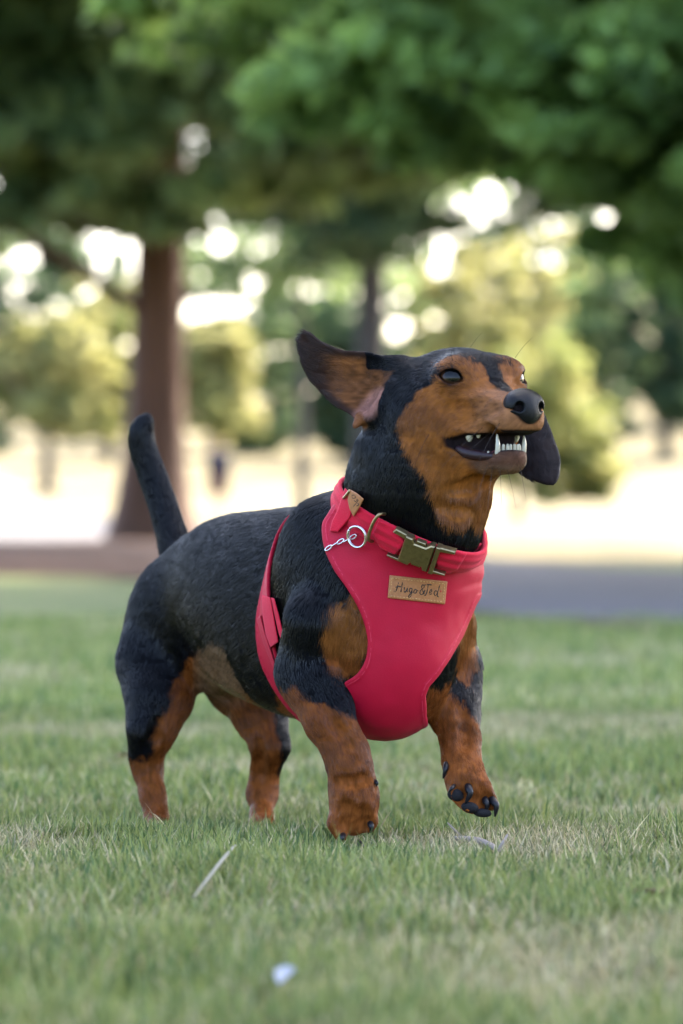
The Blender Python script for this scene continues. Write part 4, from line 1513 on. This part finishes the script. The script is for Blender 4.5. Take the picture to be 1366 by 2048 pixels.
PANEL = [(672, 1004), (652, 1030), (643, 1050), (647, 1085), (660, 1122), (682, 1160), (708, 1198), (726, 1238), (734, 1280), (730, 1322), (714, 1349),
         (690, 1364), (672, 1384), (640, 1420), (600, 1440), (560, 1500), (740, 1520), (852, 1500), (852, 1392), (880, 1350), (915, 1295), (943, 1238),
         (962, 1198), (1000, 1175), (1010, 1100), (972, 1082), (920, 1108), (850, 1120), (800, 1104), (740, 1058), (700, 1018)]
p_panel = prism(smooth_poly(PANEL, 3))


def panel_mask(x, y, z):
    s, t, _ = dcoord(x, y, z)
    a = np.maximum(p_panel(x, y, z), np.maximum(-0.030 - s, t - 0.085))
    strap = np.maximum(np.maximum(np.abs(t) - 0.027, z - 0.115), np.maximum(-0.085 - s, s - 0.02))   # between the legs
    return np.minimum(a, strap)


PBOX = ((-0.06, 2.89, 0.065), (0.135, 3.16, 0.285))
shell_piece("chest_panel", M_RED, harness, 0.0008, 0.0032, panel_mask, PBOX, 0.00115, hem=0.0007, hem_w=0.0045, wrinkle=True)


def girth_mask(x, y, z):
    s, t, _ = dcoord(x, y, z)
    s0 = -0.066 + 0.10 * (z - 0.175) + 0.010 * sstep(0.15, 0.10, z)
    hw = 0.0045 + 0.013 * sstep(0.235, 0.165, z)
    return np.abs(s - s0) - hw


shell_piece("girth_strap", M_RED, harness, 0.0006, 0.0030, girth_mask, ((-0.13, 2.97, 0.07), (0.08, 3.19, 0.285)), 0.0012, hem=0.0006, hem_w=0.003)


def px_piece(name, mat, parent, poly, o0, o1, vox=0.0007, n=0, src=None, depth=0.05, pad_=0.006, **kw):
    poly = np.asarray(poly, float)
    c = hit(*poly.mean(0), src or TFD, 0.003)
    P = np.array([W(*q, c[1]) for q in poly])
    lo = P.min(0) - pad_; hi = P.max(0) + pad_
    lo[1] = c[1] - depth * 0.5; hi[1] = c[1] + depth * 0.5
    return shell_piece(name, mat, parent, o0, o1, prism(poly, n), (lo, hi), vox, src=src, **kw)


# webbing that carries on from the panel over the shoulder, with a box-stitched end
px_piece("shoulder_strap", M_WEB, harness, [(690, 975), (712, 1000), (700, 1036), (676, 1064), (659, 1063), (664, 1042), (674, 1022)], 0.0030, 0.0062)
px_piece("strap_end", M_WEB, harness, [(523, 1190), (541, 1195), (549, 1240), (557, 1284), (541, 1296), (531, 1268), (525, 1230)], 0.0028, 0.0058)
px_piece("strap_flap", M_RED, harness, [(513, 1238), (521, 1230), (529, 1262), (545, 1310), (556, 1345), (544, 1330), (526, 1285)], 0.0026, 0.0048)
px_piece("side_release_slider", M_WEB, harness, [(541, 1194), (549, 1197), (562, 1245), (571, 1290), (566, 1296), (556, 1262)], 0.0030, 0.0050)

LAB = np.array([(779, 1150), (895, 1162.5), (890, 1209), (775, 1196)], float)     # corners of the leather patch
patch_o = px_piece("label_patch", M_LEATHER, harness, LAB, 0.0029, 0.0047, 0.0006)


def lab(u, v):
    """Pixel of a point on the patch, u across 0..1, v down 0..1."""
    return (LAB[0] * (1 - u) + LAB[1] * u) * (1 - v) + (LAB[3] * (1 - u) + LAB[2] * u) * v


def strokes(name, mat, parent, lines, r, off, mapf, src=None, n=5, seg=3):
    parts = []
    for ln in lines:
        P = catmull(ln, seg) if len(ln) > 2 else np.array(ln, float)
        Q = np.array([hit(*mapf(*p), src or TFD, off) for p in P])
        parts.append(tube(Q, r, n))
    V, Fs = merge(parts)
    return link(name, pydata(name, V, Fs), mat, parent)


st = []
for k in range(17):
    a = 0.05 + 0.9 * k / 17
    st += [[(a, 0.12), (a + 0.034, 0.12)], [(a, 0.89), (a + 0.034, 0.89)]]
for k in range(6):
    a = 0.13 + 0.74 * k / 6
    st += [[(0.045, a), (0.045, a + 0.08)], [(0.955, a), (0.955, a + 0.08)]]
s_o = strokes("stitching", M_LEATHER_EDGE, patch_o, st, 0.00045, 0.0047, lab)
# the script lettering "Hugo&Ted"
HUGO = [
    [(0.10, 0.66), (0.125, 0.70), (0.15, 0.52), (0.165, 0.28)],                                   # H
    [(0.235, 0.22), (0.225, 0.45), (0.22, 0.68)], [(0.12, 0.50), (0.17, 0.45), (0.25, 0.46)],
    [(0.275, 0.46), (0.272, 0.62), (0.295, 0.66), (0.32, 0.56), (0.325, 0.46)], [(0.325, 0.46), (0.325, 0.60), (0.345, 0.64)],   # u
    [(0.405, 0.48), (0.375, 0.47), (0.36, 0.56), (0.38, 0.65), (0.405, 0.58), (0.408, 0.47)],       # g
    [(0.408, 0.47), (0.405, 0.70), (0.385, 0.86), (0.36, 0.82), (0.385, 0.72), (0.43, 0.62)],
    [(0.475, 0.50), (0.45, 0.52), (0.442, 0.60), (0.455, 0.67), (0.485, 0.62), (0.492, 0.53), (0.472, 0.49)], [(0.485, 0.51), (0.515, 0.55)],  # o
    [(0.625, 0.66), (0.57, 0.40), (0.575, 0.28), (0.60, 0.27), (0.61, 0.36), (0.555, 0.52), (0.55, 0.64), (0.58, 0.69), (0.615, 0.60), (0.63, 0.48)],  # &
    [(0.615, 0.26), (0.67, 0.235), (0.735, 0.225)], [(0.675, 0.24), (0.67, 0.50), (0.65, 0.68), (0.625, 0.72)],     # T
    [(0.715, 0.56), (0.75, 0.50), (0.735, 0.43), (0.712, 0.52), (0.72, 0.63), (0.755, 0.60)],                  # e
    [(0.845, 0.47), (0.81, 0.46), (0.79, 0.56), (0.81, 0.66), (0.84, 0.58), (0.875, 0.20)], [(0.875, 0.20), (0.852, 0.48), (0.85, 0.66), (0.875, 0.70)],  # d
]
strokes("lettering", M_INK, patch_o, HUGO, 0.00050, 0.0047, lab)
strokes("heart_print", M_HEART, patch_o, [[(0.893, 0.43), (0.900, 0.49)], [(0.908, 0.42), (0.900, 0.49)]], 0.0006, 0.0047, lab)

# ---- collar ---------------------------------------------------------------
CC = W(835, 1046, 3.03)
cl = DL * 0.116 + UP * -0.021; cl /= np.linalg.norm(cl)
cf = DF * math.cos(math.radians(25)) - UP * math.sin(math.radians(25)); cf -= cl * cf.dot(cl); cf /= np.linalg.norm(cf)
cn = np.cross(cl, cf); cn = cn if cn[2] > 0 else -cn


def collar_mask(x, y, z):
    d = (x - CC[0]) * cn[0] + (y - CC[1]) * cn[1] + (z - CC[2]) * cn[2]
    # ridges of the padded webbing are cut by the offset below
    return np.abs(d) - 0.0112


CFD = Field(CC - 0.085, CC + 0.085, 0.0012)
for p, k in trunk_prims + neck_prims:
    CFD.apply(p, k)
CFD.apply(RCone(H(-0.015, 0, -0.064), W(893, 1050, 2.985), 0.024, 0.029), 0.025)


def collar_piece(name, mat, parent, o0, o1, mask, ridge=0.0, vox=0.001):
    f = Field(CC - 0.082, CC + 0.082, vox)
    phi, X, Y, Z = resample(f, CFD)
    m = mask(X, Y, Z)
    d0 = (X - CC[0]) * cn[0] + (Y - CC[1]) * cn[1] + (Z - CC[2]) * cn[2]
    top = o1 - ridge * (0.5 + 0.5 * np.cos(d0 / 0.0112 * math.pi * 3)) - 0.0018 * (d0 / 0.0112) ** 4 * (ridge > 0)
    r = 0.0014
    d = np.maximum(phi - top, o0 - phi) + r; m2 = m + r
    f.phi = (np.minimum(np.maximum(d, m2), 0) + np.sqrt(np.maximum(d, 0) ** 2 + np.maximum(m2, 0) ** 2) - r).astype(f32)
    v, q = f.mesh(1)
    me = mesh_np(name, v, q)
    set_attr(me, "edge", -mask(v[:, 0], v[:, 1], v[:, 2]), 'FLOAT')
    COVERED.append(f)
    return link(name, me, mat, parent)


collar_piece("band", M_WEB, collar, 0.0008, 0.0058, collar_mask, 0.0007)
# doubled webbing sewn back on itself beside the buckle
fold_poly = prism([(757, 1040), (790, 1050), (812, 1086), (786, 1116), (762, 1100), (744, 1068)])
fold2 = prism([(872, 1075), (905, 1068), (930, 1062), (948, 1085), (915, 1140), (872, 1160)])
collar_piece("webbing_fold", M_WEB, collar, 0.0045, 0.0085, lambda x, y, z: np.maximum(collar_mask(x, y, z) - 0.0006, fold_poly(x, y, z)), 0.0010, 0.0009)
collar_piece("webbing_fold", M_WEB, collar, 0.0045, 0.0083, lambda x, y, z: np.maximum(np.maximum(collar_mask(x, y, z) - 0.0006, fold2(x, y, z)), -((x - CC[0]) * DF[0] + (y - CC[1]) * DF[1])), 0.0010, 0.0009)

# brass side-release buckle, set on the band
bc = hit(838, 1106, CFD, 0.0068)
bw = CFD.grad(bc[None], 0.008)[0]
bu = W(893, 1123, bc[1]) - W(783, 1088, bc[1]); bu -= bw * bu.dot(bw); bu /= np.linalg.norm(bu)
bv = np.cross(bw, bu); bv = bv if bv[2] > 0 else -bv


def bp(u, v, w):
    return bc + (bu * u + bv * v + bw * (w - 6.0 * u * u)) if False else bc + bu * u + bv * v + bw * (w - 5.0 * u * u)


def plate(poly, w0, w1, bev=0.0008):
    """Bevelled plate from an outline in buckle coordinates (metres)."""
    poly = np.asarray(poly, float)
    c = poly.mean(0)
    n = len(poly)
    if ((poly[:, 0] * np.roll(poly[:, 1], -1) - np.roll(poly[:, 0], -1) * poly[:, 1]).sum()) < 0:
        poly = poly[::-1]
    ins = []
    for i in range(n):
        a, b, d = poly[i - 1], poly[i], poly[(i + 1) % n]
        e1 = (b - a) / (np.linalg.norm(b - a) + 1e-9); e2 = (d - b) / (np.linalg.norm(d - b) + 1e-9)
        n1 = np.array([-e1[1], e1[0]]); n2 = np.array([-e2[1], e2[0]])
        m = n1 + n2; m /= max(0.4, (m @ m) ** 0.5)
        ins.append(b + m * bev)
    V = [bp(*p, w0) for p in poly] + [bp(*p, w1 - bev) for p in poly] + [bp(*p, w1) for p in ins]
    Fs = []
    for l in (0, 1):
        for i in range(n):
            j = (i + 1) % n
            Fs.append((l * n + i, l * n + j, (l + 1) * n + j, (l + 1) * n + i))
    Fs.append(tuple(range(2 * n, 3 * n)))
    Fs.append(tuple(range(n - 1, -1, -1)))
    return V, Fs


mm = 0.00110
buck = pydata("buckle", *merge([plate(np.array(p) * mm, w0 * mm, w1 * mm, b_ * mm) for p, w0, w1, b_ in [
    ([(-12.5, -11.5), (-5, -11.5), (-3.5, -8.5), (4.5, -8.5), (6, -11.5), (9.5, -11.5), (9.5, 11.5), (6.5, 11.5), (3.5, 8.2), (-5, 8.2), (-7, 11.5), (-12.5, 11.5)], -2.5, 3.6, 0.9),
    ([(10.3, -12), (13.6, -12), (13.6, 12), (10.3, 12)], -2.5, 4.0, 0.7),
    ([(13.0, 8.3), (24.0, 9.0), (24.0, 11.8), (13.0, 12.2)], -1.5, 3.4, 0.8),
    ([(13.0, -12.2), (22.0, -11.8), (22.0, -10.4), (13.0, -9.6)], -2.0, 2.2, 0.5),
    ([(-22.0, 9.2), (-12.0, 8.4), (-12.0, 12.6), (-20.5, 13.0)], -1.5, 3.2, 0.8),
    ([(-21.0, -12.6), (-12.0, -12.2), (-12.0, -10.2), (-21.0, -11.2)], -2.0, 2.4, 0.5),
    ([(-4.6, 8.4), (3.4, 8.4), (2.6, 10.8), (-3.8, 10.8)], -2.0, 2.2, 0.5),
    ([(-3.0, -10.8), (4.0, -10.8), (4.2, -8.8), (-3.2, -8.8)], -2.0, 1.6, 0.4)]]), smooth=False)
link("buckle", buck, M_BRONZE, collar)

# D-ring, split ring with the clip of an address tag
d0 = hit(770, 1028, CFD, 0.0066); d1 = hit(735, 1075, CFD, 0.0085)
dm = (d0 + d1) / 2 + np.array([-0.002, -0.007, 0.003])
V, Fs = tube(catmull([d0 + np.array([0, 0.003, 0]), (d0 * 0.6 + dm * 0.4) + np.array([-0.001, -0.003, 0.002]), dm, (d1 * 0.7 + dm * 0.3) + np.array([0, -0.0035, 0]), d1 + np.array([0.001, -0.003, -0.002]), d1 + np.array([0.004, 0.002, -0.003])], 5), 0.00135, 8)
link("d_ring", pydata("d_ring", V, Fs), M_BRONZE, collar)
rc = hit(715, 1073, TFD, 0.0066) + np.array([0, -0.0022, 0])
rw = TFD.grad(rc[None], 0.01)[0]; ru = np.cross(UP, rw); ru /= np.linalg.norm(ru); rv = np.cross(rw, ru)
parts = []
for turn, off in ((0, 0.0), (1, 0.0013)):
    ang = np.linspace(0, 2 * math.pi * 0.985, 49) + 2.4
    parts.append(tube(np.array([rc + ru * (0.0083 * math.cos(a)) + rv * (0.0083 * math.sin(a)) + rw * (off + 0.0006 * i / 48) for i, a in enumerate(ang)]), 0.00080, 8))
link("split_ring", pydata("split_ring", *merge(parts)), M_STEEL, collar)
parts = []
prev = None
for i, (cx_, cy_) in enumerate([(706, 1074), (694, 1080), (681, 1083), (669, 1089), (657, 1096)]):
    c = hit(cx_, cy_, TFD, 0.0062)
    w_ = TFD.grad(c[None], 0.006)[0]
    tdir = W(657, 1096, 3.0) - W(706, 1074, 3.0); tdir -= w_ * tdir.dot(w_); tdir /= np.linalg.norm(tdir)
    sd = np.cross(w_, tdir)
    ax2 = sd if i % 2 == 0 else w_ * 0.8 + sd * 0.3
    a_ = np.linspace(0, 2 * math.pi, 17)
    parts.append(tube(np.array([c + tdir * 0.0034 * math.cos(q) + ax2 * 0.0014 * math.sin(q) for q in a_]), 0.00055, 6, caps=False))
link("tag_chain", pydata("tag_chain", *merge(parts)), M_STEEL, collar)

# leather tag on the left of the band with the end of its lettering
ltag = None
LT = [(697, 988), (701, 979), (714, 986), (728, 998), (720, 1014), (707, 1034), (699, 1018), (695, 1000)]
f_src = CFD
ltag = px_piece("leather_tag", M_LEATHER, collar, LT, 0.0057, 0.0075, 0.0006, src=CFD, cover=False)
strokes("lettering", M_INK, ltag, [[(704, 991), (709, 990), (711, 995), (706, 997), (704, 992)], [(708, 1001), (712, 1003), (715, 998)], [(717, 1000), (713, 1006), (707, 1013)],
                                   [(715, 1006), (718, 1009), (713, 1012)]], 0.0004, 0.0075, lambda u, v: (u, v), src=CFD)
V, Fs = tube(catmull([hit(688, 996, CFD, 0.0066), hit(694, 989, CFD, 0.0076), hit(700, 981, CFD, 0.0076)], 4), 0.0013, 8)
link("slider_bar", pydata("slider_bar", V, Fs), M_BRONZE, collar)
# ================================================================== THE COAT
# lie of the hair at every vertex of the body, blended from the flow of the nearest primitives
FL = np.zeros_like(DV); WS = np.zeros(len(DV))
for p, k, op in body:
    if isinstance(p, tuple) or op == 'sub' or p.flow is None:
        continue
    inb = np.all((DV > np.array(p.box[0]) - 0.02) & (DV < np.array(p.box[1]) + 0.02), axis=1)
    idx = np.nonzero(inb)[0]
    if len(idx) == 0:
        continue
    q = DV[idx].astype(f32)
    d = p(q[:, 0], q[:, 1], q[:, 2])
    w = np.exp(-np.clip(np.abs(d), 0, 0.05) / 0.005)
    f = p.flow / (np.linalg.norm(p.flow) + 1e-9)
    FL[idx] += w[:, None] * f; WS[idx] += w
FL[WS < 1e-6] = BACK + DOWN * 0.5
FL -= DN * (FL * DN).sum(1)[:, None]
FL /= np.linalg.norm(FL, axis=1)[:, None] + 1e-6
for _ in range(25):
    S = FL.copy()
    for i in range(4):
        A, B = DQ[:, i], DQ[:, (i + 1) % 4]
        for d in range(3):
            S[:, d] += np.bincount(A, FL[B, d], len(DV)) + np.bincount(B, FL[A, d], len(DV))
    S -= DN * (S * DN).sum(1)[:, None]
    FL = S / (np.linalg.norm(S, axis=1)[:, None] + 1e-6)

# streaks: noise along the lie of the hair, painting strand shading into its colour
streak = np.zeros(len(DV))
for scale_it, amp in ((3, 0.6), (9, 0.5)):
    val = RNG.normal(0, 1, len(DV))
    Ee = [(DQ[:, i], DQ[:, (i + 1) % 4]) for i in range(4)] + [(DQ[:, 0], DQ[:, 2]), (DQ[:, 1], DQ[:, 3])]
    Wt = []
    for A, B in Ee:
        e = DV[B] - DV[A]; e /= np.linalg.norm(e, axis=1)[:, None] + 1e-9
        Wt.append(np.abs((e * FL[A]).sum(1)) ** 5 + 0.004)
    for _ in range(scale_it):
        num = val.copy(); den = np.ones(len(DV))
        for (A, B), w in zip(Ee, Wt):
            num += np.bincount(A, w * val[B], len(DV)) + np.bincount(B, w * val[A], len(DV))
            den += np.bincount(A, w, len(DV)) + np.bincount(B, w, len(DV))
        val = num / den
    streak += amp * val / val.std()
streak /= streak.std()

T1 = DQ[:, [0, 1, 2]]; T2 = DQ[:, [0, 2, 3]]
TR = np.concatenate([T1, T2])
ar = 0.5 * np.linalg.norm(np.cross(DV[TR[:, 1]] - DV[TR[:, 0]], DV[TR[:, 2]] - DV[TR[:, 0]]), axis=1)
cen = DV[TR].mean(1); nrm = DN[TR].mean(1)
Ft, Lt, Ut = hcoord(cen[:, 0], cen[:, 1], cen[:, 2])
headm = (Ft > -0.09) & (Ut > -0.09)
view = cen - np.array([0, 0, EYE]); view /= np.linalg.norm(view, axis=1)[:, None]
facing = (view * nrm).sum(1) < 0.35
wgt = ar * np.where(headm, 1.9, 1.0) * np.where(facing, 1.0, 0.30)
N_HAIR = 330000
pick = np.searchsorted(np.cumsum(wgt) / wgt.sum(), RNG.random(N_HAIR))
pick = np.minimum(pick, len(TR) - 1)
r1 = np.sqrt(RNG.random(N_HAIR)); r2 = RNG.random(N_HAIR)
bar = np.stack([1 - r1, r1 * (1 - r2), r1 * r2], 1)
tri = TR[pick]
P0 = (DV[tri] * bar[..., None]).sum(1); NN = (DN[tri] * bar[..., None]).sum(1); FF = (FL[tri] * bar[..., None]).sum(1)
NN /= np.linalg.norm(NN, axis=1)[:, None]
keep = np.ones(N_HAIR, bool)
for f in COVERED:                                   # nothing grows through the harness or the collar
    hi = f.lo + (f.n - 1) * f.h
    for o_ in (0.0004, 0.002, 0.004):
        Q = P0 + NN * o_
        inb = np.all((Q > f.lo + f.h) & (Q < hi - f.h), axis=1)
        idx = np.nonzero(inb & keep)[0]
        if len(idx):
            keep[idx[f.sample(Q[idx]) < 0.0003]] = False
q32 = P0.astype(f32)
Fh, Lh, Uh = hcoord(P0[:, 0], P0[:, 1], P0[:, 2])
pxh, pyh = proj(P0)
dm = MOUTH(q32[:, 0], q32[:, 1], q32[:, 2])
keep &= ~((dm < 0.0020) & (Fh > -0.015))
for c, g, _, _ in EYES:
    keep &= np.linalg.norm(P0 - c - g * 0.006, axis=1) > 0.0098
for c, r_ in NOHAIR:
    keep &= np.linalg.norm(P0 - c, axis=1) > r_
ni = NF.sample(P0); nhi = NF.lo + (NF.n - 1) * NF.h
keep &= ~((ni < 0.0008) & np.all((P0 > NF.lo) & (P0 < nhi), axis=1))
P0, NN, FF, Fh, Lh, Uh, pxh, pyh = (a[keep] for a in (P0, NN, FF, Fh, Lh, Uh, pxh, pyh))
nh = len(P0)
jit = RNG.normal(0, 0.0012, nh)
HC = coat(P0, NN, jit)
STK = (streak[tri[keep]] * bar[keep]).sum(1)
HC *= np.clip(1.0 + np.where(P0[:, 2] < 0.15, 0.13, 0.12) * STK, 0.35, 1.9)[:, None] * (0.75 + 0.5 * RNG.random(nh))[:, None]
sh, th, zh = dcoord(P0[:, 0], P0[:, 1], P0[:, 2])
onhead = (Fh > -0.085) & (Uh > -0.085)
Lg = np.full(nh, 0.0064)
Lg = np.where(zh < 0.14, 0.0038, Lg)
Lg = np.where(zh < 0.06, 0.0030, Lg)
Lg = np.where(onhead, np.interp(Fh, [-0.085, -0.05, -0.01, 0.03, 0.06], [0.0070, 0.0052, 0.0036, 0.0024, 0.0016]), Lg)
ear_h = (onhead & (pxh < 775) & (pyh < 865)) | ((pxh > 1060) & (pyh > 800) & (P0[:, 1] > 2.985))
tail_h = (sh < -0.315) & (zh > 0.23)
Lg = np.where(tail_h, 0.0045, Lg)
Lg = np.where(ear_h, 0.0016, Lg)
Lg *= 0.65 + 0.7 * RNG.random(nh)
lift = np.where(onhead, 0.14, 0.14) * (0.5 + RNG.random(nh))
lift = np.where(ear_h, 0.2, lift)
side = np.cross(NN, FF)
cl_a = (vnoise(P0, 150, 31) - 0.5) * 0.35 + (vnoise(P0, 420, 33) - 0.5) * 0.25 + RNG.normal(0, 0.10, nh)
DIR = FF * np.cos(cl_a)[:, None] + side * np.sin(cl_a)[:, None]
lift = lift * np.clip(1.0 + 0.12 * STK, 0.3, 2)
K = 4
pts = np.zeros((nh, K, 3), f32)
for i in range(K):
    u = i / (K - 1)
    pts[:, i] = P0 - NN * 0.0001 + DIR * (Lg * u)[:, None] + NN * (Lg * lift * (u - 0.45 * u * u))[:, None]


def hair_object(name, pts, rad, cols, mat, parent):
    n, k, _ = pts.shape
    hc = bpy.data.hair_curves.new(name)
    hc.add_curves([k] * n)
    hc.attributes["position"].data.foreach_set("vector", np.ascontiguousarray(pts, f32).ravel())
    a = hc.attributes.new("radius", 'FLOAT', 'POINT')
    a.data.foreach_set("value", np.ascontiguousarray(rad, f32).ravel())
    c = hc.attributes.new("hair_color", 'FLOAT_COLOR', 'CURVE')
    cc = np.concatenate([np.clip(cols, 0, 1), np.ones((n, 1))], 1).astype(f32)
    c.data.foreach_set("color", np.ascontiguousarray(cc).ravel())
    hc.materials.append(mat)
    o = bpy.data.objects.new(name, hc)
    COL.objects.link(o)
    o.parent = parent
    return o


fur_mat = bpy.data.materials.new("short_fur")
fur_mat.use_nodes = True
t_ = fur_mat.node_tree
b_ = t_.nodes["Principled BSDF"]
a_ = attr_node(t_, "hair_color")
t_.links.new(a_.outputs["Color"], b_.inputs["Base Color"])
b_.inputs["Roughness"].default_value = 0.23
b_.inputs["Specular IOR Level"].default_value = 0.24
rad = np.interp(np.linspace(0, 1, K), [0, 0.6, 1], [0.00015, 0.00012, 0.00003])[None] * (0.8 + 0.5 * RNG.random(nh))[:, None]
rad = np.where(onhead[:, None], rad * 0.85, rad)
fur = hair_object("fur", pts, rad, HC, fur_mat, dog)
tag(fur, kind="stuff")

# whiskers and brow hairs
WH = []
for (px, py), (dx, dy), L in [((985, 862), (-60, 45), 0.045), ((965, 855), (-75, 60), 0.05), ((1000, 845), (-40, 60), 0.04), ((975, 930), (-20, 50), 0.03),
                              ((1000, 938), (2, 60), 0.03), ((1015, 940), (14, 55), 0.028), ((930, 712), (28, -50), 0.032), ((1030, 716), (35, -55), 0.03),
                              ((905, 722), (-6, -45), 0.022), ((858, 868), (-22, 36), 0.025), ((985, 935), (-10, 60), 0.03), ((1040, 936), (10, 46), 0.022)]:
    a = hit(px, py)
    v = np.array([dx, 0, -dy], float); v /= np.linalg.norm(v); v = v * 0.85 + np.array([0, -0.5, 0]); v /= np.linalg.norm(v)
    WH.append([a + v * L * u + np.array([0, 0, -0.006]) * u * u for u in (0, .33, .66, 1)])
WH = np.array(WH)
wo = hair_object("whisker", WH, np.repeat(np.array([[0.00016, 0.00013, 0.0001, 0.00004]]), len(WH), 0), np.repeat([[0.02, 0.015, 0.012]], len(WH), 0), fur_mat, dog)
tag(wo, kind="stuff")

dog_me.attributes["coat"].data.foreach_set("color", np.concatenate([DC * np.clip(1.0 + 0.14 * streak, 0.3, 1.8)[:, None], np.ones((len(DC), 1))], 1).astype(f32).ravel())
